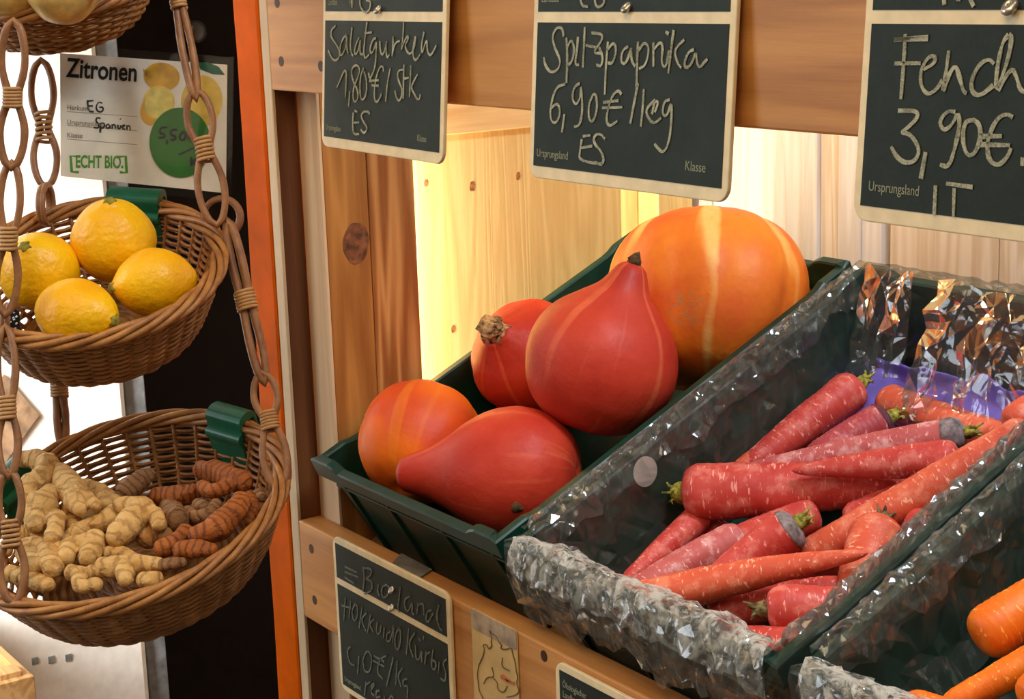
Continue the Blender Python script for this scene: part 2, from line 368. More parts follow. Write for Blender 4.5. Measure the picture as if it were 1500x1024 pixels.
def film(name, base_fac, milk, rough=.12, bump=.35, fres=.55, tint=(.96, .97, .96, 1), crease=40, cs=1.0, stretch=(1, 1, 1), glint_patches=False):
    t = NT(name); v = t.coord(stretch); f = t.noise(v, 26, 2, .5, 1.0)
    if cs:
        wv = t.n('ShaderNodeVectorMath', operation='ADD'); nn = t.n('ShaderNodeTexNoise', i_Scale=18.0, i_Detail=1.0); t.l(v, nn.inputs['Vector'])
        sc_ = t.n('ShaderNodeVectorMath', operation='SCALE'); sc_.inputs['Scale'].default_value = .05; t.l(nn.outputs['Color'], sc_.inputs[0]); t.l(v, wv.inputs[0]); t.l(sc_.outputs[0], wv.inputs[1])
        for sca, amt in ((crease, 1.0), (crease * 2.3, .45)):
            vo = t.n('ShaderNodeTexVoronoi', feature='DISTANCE_TO_EDGE', i_Scale=sca); t.l(wv.outputs[0], vo.inputs['Vector'])
            rg = t.math('SUBTRACT', 1.0, t.math('MINIMUM', t.math('MULTIPLY', vo.outputs['Distance'], 9.0), 1.0))
            f = t.math('ADD', f, t.math('MULTIPLY', rg, cs * amt))
    bp = t.n('ShaderNodeBump', i_Strength=bump, i_Distance=.006); t.l(f, bp.inputs['Height'])
    tr = t.n('ShaderNodeBsdfTransparent'); tr.inputs[0].default_value = tint
    gl = t.n('ShaderNodeBsdfGlossy'); gl.inputs['Roughness'].default_value = rough; gl.inputs[0].default_value = (1, 1, 1, 1); t.l(bp.outputs[0], gl.inputs['Normal'])
    df = t.n('ShaderNodeBsdfTranslucent'); df.inputs[0].default_value = (.92, .89, .80, 1)
    d2 = t.n('ShaderNodeBsdfDiffuse'); d2.inputs[0].default_value = (.92, .89, .80, 1)
    dm = t.n('ShaderNodeMixShader', i_0=.5); t.l(df.outputs[0], dm.inputs[1]); t.l(d2.outputs[0], dm.inputs[2])
    lw = t.n('ShaderNodeFresnel', i_IOR=1.45); t.l(bp.outputs[0], lw.inputs['Normal'])
    fac = t.math('ADD', base_fac, t.math('MULTIPLY', lw.outputs[0], fres))
    m1 = t.n('ShaderNodeMixShader'); t.l(t.math('MINIMUM', fac, .85), m1.inputs[0]); t.l(tr.outputs[0], m1.inputs[1]); t.l(gl.outputs[0], m1.inputs[2])
    m2 = t.n('ShaderNodeMixShader', i_0=milk)
    if glint_patches:  # milky patches stand in for creamy highlights on the crumples
        pm = t.ramp(t.noise(t.coord(), 70, 4, .65, 1.0), [(.42, (.04, .04, .04, 1)), (.58, (milk, milk, milk, 1))]); t.l(pm.outputs[0], m2.inputs[0])
    t.l(m1.outputs[0], m2.inputs[1]); t.l(dm.outputs[0], m2.inputs[2])
    t.l(m2.outputs[0], t.out.inputs['Surface']); t.t.nodes.remove(t.b); return t.m
M['film'] = film('clear_film', .025, .035, .10, .4, .55, crease=16, cs=.5, stretch=(1, 1, .6))
M['film_front'] = film('crumpled_film', .06, .85, .24, .6, .55, crease=40, cs=.55, glint_patches=True)
M['film_hang'] = film('hanging_film', .05, .05, .12, .7, .7, crease=20, cs=.7, stretch=(1, 1, .5))
M['film_fold'] = film('creased_film', .035, .02, .10, .35, .65, crease=14, cs=.8)
M['sleeve'] = film('clear_sleeve', .0, .005, .05, 0, .10, cs=0)
M['sticker'] = film('round_sticker', .02, .24, .3)

# ------------------------------------------------------------------ room shell
f = MB(); f.box((-4, -4, -.05), (2, 2, 0)); struct(f.build('floor', M['floor'], smooth=False))
w = MB(); w.box((-4, .62, 0), (2, .70, 2.9)); struct(w.build('wall_back', M['plaster'], smooth=False))

# dark door left of the shelf, its knob
dr = MB()
dr.box((-2.44, -.30, 0), (-2.40, .60, 2.3)); door = dr.build('door_1', M['dark_door'], smooth=False, bevel=.003); struct(door)
k = MB(); kp = onX(-2.36, 284, 46)
k.tube([(-2.40, kp.y, kp.z), (-2.38, kp.y, kp.z), (-2.372, kp.y, kp.z), (-2.35, kp.y, kp.z), (-2.345, kp.y, kp.z)], [.007, .007, .016, .016, .008], 16); k.build('door_knob', M['metal_dark'], door)

# white cabinet behind the baskets
y1 = onX(-2.05, 214, 930).y; y2 = onX(-2.05, 246, 930).y
cab = empty('white_cabinet', (-2.3, y1 - .4, 0), 'tall glossy white cabinet standing behind the hanging baskets, beside the dark door', 'cabinet')
c = MB(); c.box((-2.39, y1 - .5, 0), (-2.09, y2 - .012, 2.2)); c.build('carcass', M['white_paint'], cab, False, bevel=.004)
c = MB(); c.box((-2.088, y1 - .5, .02), (-2.05, y1, 2.18)); dpan = c.build('door', M['white_paint'], cab, False, bevel=.008)
c = MB(); c.box((-2.088, y1 + .002, .02), (-2.06, y2, 2.18)); c.build('edge_strip', M['grey_seal'], cab, False, bevel=.002)
for (px, py) in ((51, 968), (75, 966), (100, 963)):
    p = onX(-2.05, px, py); c = MB(); c.box((-2.0505, p.y - .004, p.z - .0045), (-2.0485, p.y + .004, p.z + .0045)); c.build('slot', M['slot'], dpan, False)
c = MB(); q = [onX(-2.048, *p) for p in ((-30, 700), (-30, 500), (57, 612), (20, 650), (4, 680))]
q = [onX(-2.048, *p) for p in ((-60, 610), (6, 548), (57, 608), (-2, 690))]
c.hexa([V(-2.0485, p.y, p.z) for p in q] + [V(-2.0465, p.y, p.z) for p in q])
tag(c.build('paper_notice', M['beige'], smooth=False), 'beige square paper notice stuck cornerwise on the white cabinet', 'notice')

# wooden box, bottom left corner of the aisle, on a low white stool
bx = at(18, 1015, 1.95); zt = at(20, 975, 1.95).z
wb = empty('wooden_box', (bx.x, bx.y - .1, zt - .12), 'pale slatted wooden box whose corner pokes in below the ginger basket', 'box')
yr = at(36, 990, 1.95).y
for (z0, z1) in ((zt - .035, zt), (zt - .085, zt - .045), (zt - .13, zt - .095)):
    for x_ in (.03, -.20): c = MB(); c.box((bx.x + x_, yr - .30, z0), (bx.x + x_ + .01, yr, z1)); c.build('slat', M['box_wood'], wb, False, bevel=.001)
    for y_ in (-.01, -.30): c = MB(); c.box((bx.x - .19, yr + y_, z0), (bx.x + .03, yr + y_ + .01, z1)); c.build('slat', M['box_wood'], wb, False, bevel=.001)
for (xx, yy) in ((bx.x + .005, yr - .035), (bx.x + .005, yr - .29), (bx.x - .19, yr - .035), (bx.x - .19, yr - .29)):
    c = MB(); c.box((xx, yy, zt - .13), (xx + .025, yy + .025, zt + .006)); c.build('corner_post', M['box_wood'], wb, False, bevel=.001)
c = MB(); c.box((bx.x - .19, yr - .29, zt - .13), (bx.x + .03, yr - .01, zt - .122)); c.build('base', M['box_wood'], wb, False)
st = empty('stool', (bx.x - .08, yr - .15, 0), 'plain white stool carrying the wooden box', 'stool')
c = MB(); c.box((bx.x - .21, yr - .31, zt - .155), (bx.x + .05, yr + .01, zt - .13)); c.build('seat', M['white_paint'], st, False, bevel=.003)
for (xx, yy) in ((-.20, -.30), (.015, -.30), (-.20, -.025), (.015, -.025)):
    c = MB(); c.box((bx.x + xx, yr + yy, 0), (bx.x + xx + .028, yr + yy + .028, zt - .155)); c.build('leg', M['white_paint'], st, False)

# orange painted post
c = MB(); NZ = 60
xs0, xs1 = -1.474, -1.4205
for i in range(NZ + 1):
    z = 2.3 * i / NZ
    wv = .0016 * noise.noise(V(1.7, 0, z * 14)) + .0012 * noise.noise(V(5, 0, z * 40))
    c.add([V(xs0 + wv, .0, z), V(xs1, -.001, z), V(xs1, .06, z), V(xs0 + wv, .06, z)], [])
for i in range(NZ):
    for j in range(4): c.f.append((i * 4 + j, i * 4 + (j + 1) % 4, i * 4 + 4 + (j + 1) % 4, i * 4 + 4 + j))
c.f += [(3, 2, 1, 0), tuple(NZ * 4 + j for j in range(4))]
op = c.build('orange_post', M['orange'], smooth=False, bevel=.004); tag(op, 'glossy orange painted post between the dark doorway and the wooden shelf', 'post')

# ------------------------------------------------------------------ wooden shelf unit
ZR = .9544                                     # top of the front rail
sh = empty('display_shelf', (-.9, .25, 0), 'pale pine market shelf with slanted board, top beam and front rail', 'shelf')
def board(name, a, b, mat, bev=.0015):
    c = MB(); c.box(a, b); return c.build(name, mat, sh, False, bevel=bev)
XL = -1.404
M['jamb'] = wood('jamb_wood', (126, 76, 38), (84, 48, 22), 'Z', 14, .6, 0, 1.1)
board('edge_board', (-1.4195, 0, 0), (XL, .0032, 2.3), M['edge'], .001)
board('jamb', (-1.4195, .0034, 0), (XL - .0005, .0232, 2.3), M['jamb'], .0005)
beam = board('top_beam', (XL, 0, 1.3543), (.15, .0235, 1.62), M['beam'])
rail = board('front_rail', (XL, 0, .859), (.15, .0235, ZR), M['rail'])
board('lit_post_face', (XL, .0237, 0), (-1.3662, .0268, 2.3), M['pale'], .0008)  # thin paler skin on frame_post, paints its front face as lit
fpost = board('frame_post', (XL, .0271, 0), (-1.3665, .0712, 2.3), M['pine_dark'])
board('side_plank', (XL, .0717, 0), (-1.3665, .1205, 2.3), M['pine_mid'])
spanel = board('side_panel', (-1.440, .09, .5), (-1.430, .4105, 2.2), M['pine_light'])
board('side_batten', (-1.4298, .125, 1.298), (-1.420, .41, 1.345), M['batten'])
board('recess_board', (-1.470, .385, .5), (-1.462, .458, 2.2), M['pine_light'])
board('rear_post', (-1.470, .4585, 0), (-1.428, .506, 2.3), M['pine_light'])
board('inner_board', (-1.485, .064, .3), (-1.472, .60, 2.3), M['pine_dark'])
# back planks
def bX(px): return onY(.515, px, 300).x
edges = [1010, 1041, 1175, 1196, 1254]
bk = [(1004, 1011, .535, 'pine_dark'), (1011.5, 1042, .515, 'white_wood'), (1042.5, 1174.5, .517, 'white_wood'), (1176, 1199, .513, 'white_wood'), (1199.5, 1229, .517, 'white_wood_warm'),
      (1229.5, 1262, .513, 'white_wood'), (1262.5, 1292, .515, 'white_wood'), (1293, 1304, .528, 'white_wood'), (1304.5, 1464, .515, 'white_wood_warm'), (1465.5, 1640, .515, 'white_wood_warm')]
for (p0, p1, yy, mt) in bk:
    board('back_plank', (bX(p0), yy, .85), (bX(p1), yy + .018, 1.9), M[mt], .001)
# knot, nail holes on the shelf boards
def disc(name, P, nrm, up, rx, ry, mat, parent, thick=.0006, n=28, wob=0):
    nrm = Vector(nrm).normalized(); up = Vector(up); up = (up - nrm * up.dot(nrm)).normalized(); w = up.cross(nrm)
    c = MB(); ring = []
    for j in range(n):
        th = 2 * pi * j / n; k = 1 + wob * noise.noise(V(cos(th) * 1.5, sin(th) * 1.5, rx * 99))
        ring.append(w * (rx * cos(th) * k) + up * (ry * sin(th) * k))
    vs = [P + r - nrm * .0004 for r in ring] + [P + r + nrm * thick for r in ring]
    c.add(vs, [tuple(range(n)), tuple(range(2 * n - 1, n - 1, -1))] + [(j, (j + 1) % n, n + (j + 1) % n, n + j) for j in range(n)])
    return c.build(name, mat, parent, False)
kp = onX(-1.3665, 521, 356)
disc('knot', kp, (1, 0, 0), (0, .12, 1), .0135, .0190, M['knot'], fpost, .0004, n=48, wob=.10)
for (px, py, rr) in ((692, 273, .0042), (759, 258, .0034), (624, 268, .003), (664, 482, .0032)): disc('knot', onX(-1.430, px, py), (1, 0, 0), (0, .1, 1), rr * .8, rr * 1.2, M['knot_small'], spanel, .0003, wob=.12)
for (px, py) in ((412, 90), (406, 4), (470, 97)): disc('nail_hole', onY(0, px, py), (0, -1, 0), (0, 0, 1), .0045, .0045, M['nail'], beam, .0003)
for (px, py) in ((456, 804), (461, 879), (797, 961)): disc('nail_hole', onY(0, px, py), (0, -1, 0), (0, 0, 1), .0042, .0045, M['nail'], rail, .0003)

# ------------------------------------------------------------------ crates on the slanted shelf
TILT = radians(24.5)
EX, EY, EZ = V(1, 0, 0), V(0, cos(TILT), sin(TILT)), V(0, -sin(TILT), cos(TILT))
B0 = V(-1.3633, .0245, .9544); RIM0 = B0 + EZ * .072
CW, CL, CH = .299, .4146, .104
def onrim(px, py, h=0.0): return on(RIM0 + EZ * h, EZ, px, py)     # h: height above the rim plane
class Frame:
    def __init__(s, o): s.o = o
    def __call__(s, q): return s.o + EX * q[0] + EY * q[1] + EZ * q[2]
X_C = [-1.3575, -1.0455, -.7335]
FR = [Frame(V(x, RIM0.y, RIM0.z)) for x in X_C]
fr0 = Frame(V(0, RIM0.y, RIM0.z))
c = MB(); c.box((-1.3655, .012, -CH - .0165), (.12, .46, -CH - .0005), fr0); c.build('slanted_board', M['shelf'], sh, False)

def crate(fr, label):
    e = empty('vegetable_crate', fr((CW / 2, CL / 2, -CH)), label, 'crate', 'green vegetable crates on the slanted shelf')
    g = M['green_crate']; t = .011; th = .003; W, L, H = CW, CL, CH
    def P(x, y, z): return fr((x, y, z))
    def wall(name, a0, a1, b0, b1):       # a: bottom line outer/inner, b: top line
        c = MB(); c.hexa([P(*q) for q in (a0[0], a0[1], a1[1], a1[0])] + [P(*q) for q in (b0[0], b0[1], b1[1], b1[0])]); return c
    i = .007                                # wall inset under the rim flange
    zt = -.002
    def side(name, outer_b, outer_t, inner_b, inner_t, ribs):
        c = MB(); c.hexa([P(*outer_b[0]), P(*outer_b[1]), P(*inner_b[1]), P(*inner_b[0]), P(*outer_t[0]), P(*outer_t[1]), P(*inner_t[1]), P(*inner_t[0])])
        o = c.build(name, g, e, False)
        for r in ribs:
            c = MB(); c.hexa([P(*q) for q in r]); c.build('rib', g, o, False, bevel=.0006)
        return o
    k = i + t
    fribs = []
    for x in (.03, .105, W - .105, W - .03):
        fribs.append([(x - .002, k - .003, -H), (x + .002, k - .003, -H), (x + .002, k + .001, -H), (x - .002, k + .001, -H), (x - .002, .0045, zt - .006), (x + .002, .0045, zt - .006), (x + .002, i + .001, zt - .006), (x - .002, i + .001, zt - .006)])
    for z in (-.024,):
        s = i + t * (-z / H)
        fribs.append([(.012, s - .003, z - .003), (W - .012, s - .003, z - .003), (W - .012, s + .001, z - .003), (.012, s + .001, z - .003), (.012, s - .003, z), (W - .012, s - .003, z), (W - .012, s + .001, z), (.012, s + .001, z)])
    side('front_wall', [(k, k, -H), (W - k, k, -H)], [(i, i, zt), (W - i, i, zt)], [(k, k + th, -H), (W - k, k + th, -H)], [(i, i + th, zt), (W - i, i + th, zt)], fribs)
    side('rear_wall', [(k, L - k, -H), (W - k, L - k, -H)], [(i, L - i, zt), (W - i, L - i, zt)], [(k, L - k - th, -H), (W - k, L - k - th, -H)], [(i, L - i - th, zt), (W - i, L - i - th, zt)], [])
    for sx in (0, 1):
        X = (lambda v: v) if sx == 0 else (lambda v: W - v)
        rb = []
        for y in [.03 + j * (L - .06) / 8 for j in range(9)]:
            rb.append([(X(k - .008), y - .002, -H), (X(k - .008), y + .002, -H), (X(k + .001), y + .002, -H), (X(k + .001), y - .002, -H), (X(.001), y - .002, zt - .006), (X(.001), y + .002, zt - .006), (X(i + .001), y + .002, zt - .006), (X(i + .001), y - .002, zt - .006)])
        side('side_wall', [(X(k), k, -H), (X(k), L - k, -H)], [(X(i), i, zt), (X(i), L - i, zt)], [(X(k + th), k, -H), (X(k + th), L - k, -H)], [(X(i + th), i, zt), (X(i + th), L - i, zt)], rb)
    c = MB(); c.hexa([P(k, k, -H), P(W - k, k, -H), P(W - k, L - k, -H), P(k, L - k, -H), P(k, k, -H + .003), P(W - k, k, -H + .003), P(W - k, L - k, -H + .003), P(k, L - k, -H + .003)])
    c.build('base_panel', g, e, False)
    # rim: ring with a lip, raised lugs at the corners
    lugs = [(0, .0), ]
    def hz(s, n):                           # extra height along an edge of length n
        d = min(s, n - s)
        return .0065 * max(0, min(1, (.045 - d) / .012))
    c = MB()
    pts = []
    def edge(p, q, nn):
        for j in range(nn): pts.append((p[0] + (q[0] - p[0]) * j / nn, p[1] + (q[1] - p[1]) * j / nn, hz(j / nn * (abs(q[0] - p[0]) + abs(q[1] - p[1])), abs(q[0] - p[0]) + abs(q[1] - p[1])) if abs(q[0] - p[0]) > .01 else hz(j / nn * L, L) * .55))
    edge((0, 0), (W, 0), 40); edge((W, 0), (W, L), 50); edge((W, L), (0, L), 40); edge((0, L), (0, 0), 50)
    n = len(pts); vs = []
    for (x, y, h) in pts:
        cx = min(max(x, .010), W - .010); cy = min(max(y, .010), L - .010)
        ix = cx; iy = cy
        vs += [P(x, y, -.012), P(x, y, -.0015 + h), P(x + (ix - x) * .15, y + (iy - y) * .15, h), P(x + (ix - x) * .85, y + (iy - y) * .85, h), P(ix, iy, -.0015 + h), P(ix, iy, -.012)]
    fs = []
    for a in range(n):
        b = (a + 1) % n
        for j in range(6): fs.append((a * 6 + j, b * 6 + j, b * 6 + (j + 1) % 6, a * 6 + (j + 1) % 6))
    c.add(vs, fs); c.build('rim', g, e, False)
    return e
crate(FR[0], 'dark green plastic crate without liner, holding the pumpkins')
crate(FR[1], 'dark green plastic crate lined with clear film, holding the red carrots')
crate(FR[2], 'green crate at the right edge, lined with film around orange carrots')

# ------------------------------------------------------------------ chalkboard price signs
def chaikin(p):
    out = [p[0]]
    for a, b in zip(p, p[1:]): out += [(a[0] * .75 + b[0] * .25, a[1] * .75 + b[1] * .25), (a[0] * .25 + b[0] * .75, a[1] * .25 + b[1] * .75)]
    return out + [p[-1]]
def strokes(name, plane, lines, xf, width, mat, parent, smooth=2, lift=.0007):
    """Ribbons of chalk or ink lying on a plane (point, normal); xf maps the line's units to picture pixels."""
    P0, N = plane; c = MB(); N = Vector(N).normalized()
    ox, oy, sc = xf
    for ln in lines:
        p = list(ln)
        if len(p) > 2:
            for _ in range(smooth): p = chaikin(p)
        q = [on(P0, N, ox + x / sc, oy + y / sc) for x, y in p]
        L = []; R = []
        for i in range(len(q)):
            t = (q[min(i + 1, len(q) - 1)] - q[max(i - 1, 0)])
            if t.length < 1e-9: t = V(1, 0, 0)
            w = t.normalized().cross(N) * width * .5 * (1 + .45 * noise.noise(q[i] * 160))
            L.append(q[i] + w); R.append(q[i] - w)
        n = len(q)
        vs = [x + N * lift for x in L] + [x + N * lift for x in R] + [x + N * .0002 for x in L] + [x + N * .0002 for x in R]
        fs = [(i, i + 1, n + i + 1, n + i) for i in range(n - 1)] + [(i, 2 * n + i, 2 * n + i + 1, i + 1) for i in range(n - 1)] + [(n + i, n + i + 1, 3 * n + i + 1, 3 * n + i) for i in range(n - 1)]
        c.add(vs, fs)
    return c.build(name, mat, parent, False)
def text(name, body, P, ux, uy, size, mat, parent, bold=0.0, lift=.0008, sx=1.0):
    cu = bpy.data.curves.new(name, 'FONT'); cu.body = body; cu.size = size; cu.offset = bold; cu.extrude = .0001; cu.align_x = 'LEFT'; cu.align_y = 'BOTTOM_BASELINE' if 'BOTTOM_BASELINE' in [i.identifier for i in cu.bl_rna.properties['align_y'].enum_items] else 'BOTTOM'
    cu.materials.append(mat)
    o = bpy.data.objects.new(name, cu); COL.objects.link(o); o.parent = parent
    n = ux.cross(uy).normalized()
    mm = Matrix((ux.normalized() * sx, uy.normalized(), n)).transposed().to_4x4(); mm.translation = P + n * lift - ORG[parent.name]
    o.matrix_basis = mm; ORG[o.name] = ORG[parent.name]; return o
def rrect(u0, v0, u1, v1, r, n=6):
    out = []
    for (cx, cy, a) in ((u1 - r, v1 - r, 0), (u0 + r, v1 - r, 90), (u0 + r, v0 + r, 180), (u1 - r, v0 + r, 270)):
        for j in range(n + 1):
            th = radians(a + 90 * j / n); out.append((cx + r * cos(th), cy + r * sin(th)))
    return out
def slab(name, pl, poly, d0, d1, mat, parent, bevel=0):
    O, ux, uy, N = pl; n = len(poly); c = MB()
    vs = [O + ux * u + uy * v + N * d0 for u, v in poly] + [O + ux * u + uy * v + N * d1 for u, v in poly]
    c.add(vs, [tuple(range(n)), tuple(range(2 * n - 1, n - 1, -1))] + [(j, (j + 1) % n, n + (j + 1) % n, n + j) for j in range(n)])
    return c.build(name, mat, parent, False, bevel=bevel)
def eyelet(plane, px, py, parent, r=.0042):
    P = on(plane[0], plane[1], px, py); N = Vector(plane[1]).normalized(); u = V(0, 0, 1); u = (u - N * u.z).normalized(); w = u.cross(N)
    c = MB(); c.tube([P + N * .0012 + (u * cos(t) + w * sin(t)) * r * .68 for t in [2 * pi * j / 24 for j in range(24)]], r * .42, 8, True)
    o = c.build('eyelet', M['eyelet'], parent)
    disc('eyelet_hole', P + N * .0003, N, u, r * .5, r * .5, M['hole'], o, .0004, 16)
def price_sign(label, P0, lean, yaw, corners, top, border, low_end=True, group='chalkboard price signs'):
    """corners: picture pixels of the main dark field (tl, tr, br, bl); top: heights of separator and header field."""
    N = V(sin(yaw) * cos(lean), -cos(yaw) * cos(lean), sin(lean)); N.normalize()
    ux = V(cos(yaw), sin(yaw), 0); uy = N.cross(ux).normalized()
    ux = uy.cross(N).normalized()
    pts = [on(P0, N, *p) for p in corners]
    O = pts[0]
    uv = [((p - O).dot(ux), (p - O).dot(uy)) for p in pts]
    u0 = (uv[0][0] + uv[3][0]) / 2; u1 = (uv[1][0] + uv[2][0]) / 2; v1 = (uv[0][1] + uv[1][1]) / 2; v0 = (uv[2][1] + uv[3][1]) / 2
    pl = (O, ux, uy, N); bs, bb = border
    e = empty('price_sign', O + ux * (u0 + u1) / 2 + uy * v0, label, 'price sign', group)
    sep, hd = top
    slab('frame', pl, rrect(u0 - bs, v0 - bb, u1 + bs, v1 + sep + hd + bb, .010), -.0032, 0, M['cream'], e, .0008)
    slab('writing_field', pl, [(u1, v1), (u0, v1), (u0, v0), (u1, v0)], -.0005, .0004, M['board'], e)
    slab('header_field', pl, [(u1, v1 + sep + hd), (u0, v1 + sep + hd), (u0, v1 + sep), (u1, v1 + sep)], -.0005, .0004, M['board'], e)
    return e, (O + N * .0004, N), pl, (u0, v0, u1, v1)
def uvp(pl, u, v): return pl[0] + pl[1] * u + pl[2] * v

LEAN = radians(4.3)
# cucumbers
e, pln, pl, (u0, v0, u1, v1) = price_sign('chalkboard sign reading Salatgurken 1,80€/Stk, hanging at the left of the top beam', (-1.2, -.0085, 1.41), LEAN, radians(-3.2), ((476, 31), (646.5, 31), (645, 220), (476, 203)), (.0075, .040), (.0056, .0085))
strokes('chalk_writing', pln, [
 [(205, 285), (165, 320), (150, 375), (170, 430), (215, 490), (250, 560), (245, 640), (200, 668), (155, 630), (125, 550)],
 [(325, 390), (300, 400), (270, 460), (250, 540), (255, 610), (280, 600), (310, 540), (330, 460), (325, 390), (325, 500), (335, 570), (345, 590)],
 [(385, 300), (375, 400), (365, 500), (375, 590), (400, 612)],
 [(465, 410), (430, 480), (410, 560), (420, 605), (450, 570), (470, 480), (480, 420), (470, 540), (480, 600), (510, 590)],
 [(550, 240), (535, 350), (525, 450), (512, 560), (520, 630), (540, 635), (575, 595)], [(525, 365), (605, 355)],
 [(650, 420), (620, 425), (590, 500), (580, 560), (600, 590), (630, 540), (655, 440), (650, 560), (645, 680), (625, 780), (600, 830), (580, 870), (565, 800)],
 [(690, 450), (695, 560), (715, 610), (745, 560), (770, 420), (755, 560), (770, 640), (795, 600)], [(835, 400), (835, 500), (820, 650), (840, 520), (870, 460), (910, 450)],
 [(950, 240), (945, 400), (920, 580), (950, 470), (1000, 380), (1000, 440), (960, 500), (1000, 590), (1040, 585), (1075, 500), (1085, 380), (1060, 480), (1050, 600), (1070, 660), (1100, 650), (1135, 590)],
 [(1175, 350), (1145, 500), (1150, 600), (1180, 500), (1205, 430), (1210, 560), (1235, 610), (1265, 590), (1310, 495)]], (465, 0, 7.475), .0016, M['chalk'], e)
strokes('chalk_price', pln, [
 [(220, 290), (330, 25), (312, 400)], [(360, 325), (348, 500)],
 [(470, 100), (450, 40), (400, 50), (375, 120), (400, 230), (450, 320), (450, 420), (410, 450), (395, 400), (400, 290), (450, 180), (470, 100)],
 [(515, 75), (480, 150), (470, 300), (480, 410), (510, 425), (545, 350), (545, 200), (515, 110)],
 [(730, 110), (725, 50), (690, 60), (650, 170), (630, 300), (630, 420), (655, 450), (690, 410), (710, 350)], [(575, 215), (680, 205)], [(600, 260), (680, 268)], [(575, 170), (600, 225)],
 [(805, 75), (770, 250), (755, 440)], [(945, 90), (900, 95), (880, 150), (900, 230), (935, 300), (930, 390), (900, 440), (870, 400), (855, 320)],
 [(955, 35), (950, 200), (945, 410)], [(945, 190), (1010, 180)], [(1030, 40), (1025, 200), (1015, 390)], [(1105, 140), (1060, 220), (1030, 290), (1070, 360), (1100, 420), (1130, 410), (1130, 360)],
 [(400, 560), (390, 690), (400, 800), (465, 795)], [(415, 540), (445, 555)], [(405, 670), (465, 668)], [(580, 580), (560, 545), (510, 550), (480, 600), (510, 660), (550, 720), (540, 770), (510, 785), (480, 745)]], (465, 90, 7.475), .0016, M['chalk'], e)
strokes('chalk_header', pln, [[(545, -90), (480, -60), (468, 20), (480, 90), (530, 145), (580, 110), (592, 10), (540, 5)], [(380, -90), (385, 85)]], (465, 0, 7.475), .0016, M['chalk'], e)
text('print', 'Ursprungsland', uvp(pl, u0 + .004, v0 + .0055), pl[1], pl[2], .0070, M['print'], e, 0, .0006, .72); text('print', 'Klasse', uvp(pl, u1 - .034, v0 + .0065), pl[1], pl[2], .0072, M['print'], e, 0, .0006, .8)
text('print', 'Landbau', uvp(pl, u0 + .005, v1 + .0125), pl[1], pl[2], .0075, M['print'], e, 0, .0006, .72); text('print', 'Hkl.', uvp(pl, u0 + .046, v1 + .0125), pl[1], pl[2], .0060, M['print'], e, 0, .0006, .8)
eyelet(pln, 556, 14, e)
# pointed peppers
e, pln, pl, (u0, v0, u1, v1) = price_sign('chalkboard sign reading Spitzpaprika 6,90€/kg, in the middle of the top beam', (-.9, -.0085, 1.41), LEAN, radians(0), ((789, 32.6), (1070.5, 35.4), (1055.5, 274.8), (781, 243)), (.0072, .040), (.0056, .0085))
strokes('chalk_writing', pln, [
 [(270, 190), (265, 145), (235, 140), (210, 190), (225, 250), (255, 310), (245, 360), (205, 378), (175, 340), (168, 295)],
 [(285, 195), (290, 300), (285, 430)], [(288, 250), (310, 200), (328, 250), (315, 320), (295, 335)], [(345, 190), (340, 260), (328, 335), (352, 335)],
 [(380, 140), (375, 250), (370, 350)], [(385, 235), (440, 245)], [(415, 170), (470, 175), (470, 210), (420, 275), (465, 275)], [(455, 245), (475, 300), (465, 345), (440, 335)],
 [(500, 215), (490, 330), (483, 490)], [(497, 260), (530, 215), (545, 260), (525, 330), (500, 325)],
 [(605, 240), (575, 260), (565, 320), (590, 335), (615, 270), (620, 240), (620, 310), (640, 345)],
 [(655, 215), (650, 340), (648, 450)], [(660, 260), (690, 215), (715, 250), (695, 340), (660, 355)], [(735, 220), (735, 345)], [(735, 260), (770, 215), (785, 240), (775, 330), (800, 355), (815, 260)], [(798, 165), (815, 176)],
 [(840, 155), (825, 270), (812, 380)], [(895, 205), (840, 260), (860, 330), (880, 352)],
 [(945, 255), (915, 270), (893, 330), (905, 355), (935, 330), (955, 260), (960, 330), (975, 352), (1000, 320), (1015, 305)]], (750, 0, 3.53), .0018, M['chalk'], e)
strokes('chalk_price', pln, [
 [(280, 435), (230, 450), (200, 560), (205, 630), (235, 637), (255, 580), (240, 530), (205, 560)], [(275, 590), (262, 685)],
 [(355, 430), (325, 450), (313, 510), (335, 548), (360, 500), (358, 430), (370, 560), (355, 650), (325, 655)], [(425, 485), (400, 540), (400, 620), (425, 632), (445, 560), (440, 495), (425, 485)],
 [(570, 490), (555, 465), (525, 490), (500, 560), (490, 630), (510, 655), (550, 625)], [(475, 530), (555, 520)], [(470, 558), (575, 555)], [(655, 430), (615, 640)],
 [(685, 460), (680, 560), (670, 655)], [(745, 515), (690, 570), (720, 630), (745, 637), (775, 610)], [(742, 580), (762, 530), (742, 520), (728, 590)],
 [(820, 515), (790, 525), (780, 590), (805, 605), (830, 520), (828, 640), (815, 740), (785, 797), (740, 745)],
 [(365, 720), (355, 780), (350, 830), (470, 850)], [(370, 705), (410, 700)], [(360, 765), (420, 755)], [(485, 720), (460, 690), (430, 700), (425, 740), (465, 780), (480, 830), (465, 852), (430, 840)]], (750, 0, 3.53), .0018, M['chalk'], e)
strokes('chalk_header', pln, [[(355, -60), (360, 30), (398, 35)], [(480, -60), (440, -40), (430, 10), (445, 42), (478, 25), (482, -10), (455, -12)]], (750, 0, 3.53), .0018, M['chalk'], e)
text('print', 'Ursprungsland', uvp(pl, u0 + .004, v0 + .0065), pl[1], pl[2], .0078, M['print'], e, 0, .0006, .8); text('print', 'Klasse', uvp(pl, u1 - .034, v0 + .0085), pl[1], pl[2], .0085, M['print'], e, 0, .0006, .9)
text('print', 'Landbau', uvp(pl, u0 + .004, v1 + .0135), pl[1], pl[2], .0075, M['print'], e, 0, .0006, .8)
eyelet(pln, 920, 11, e)
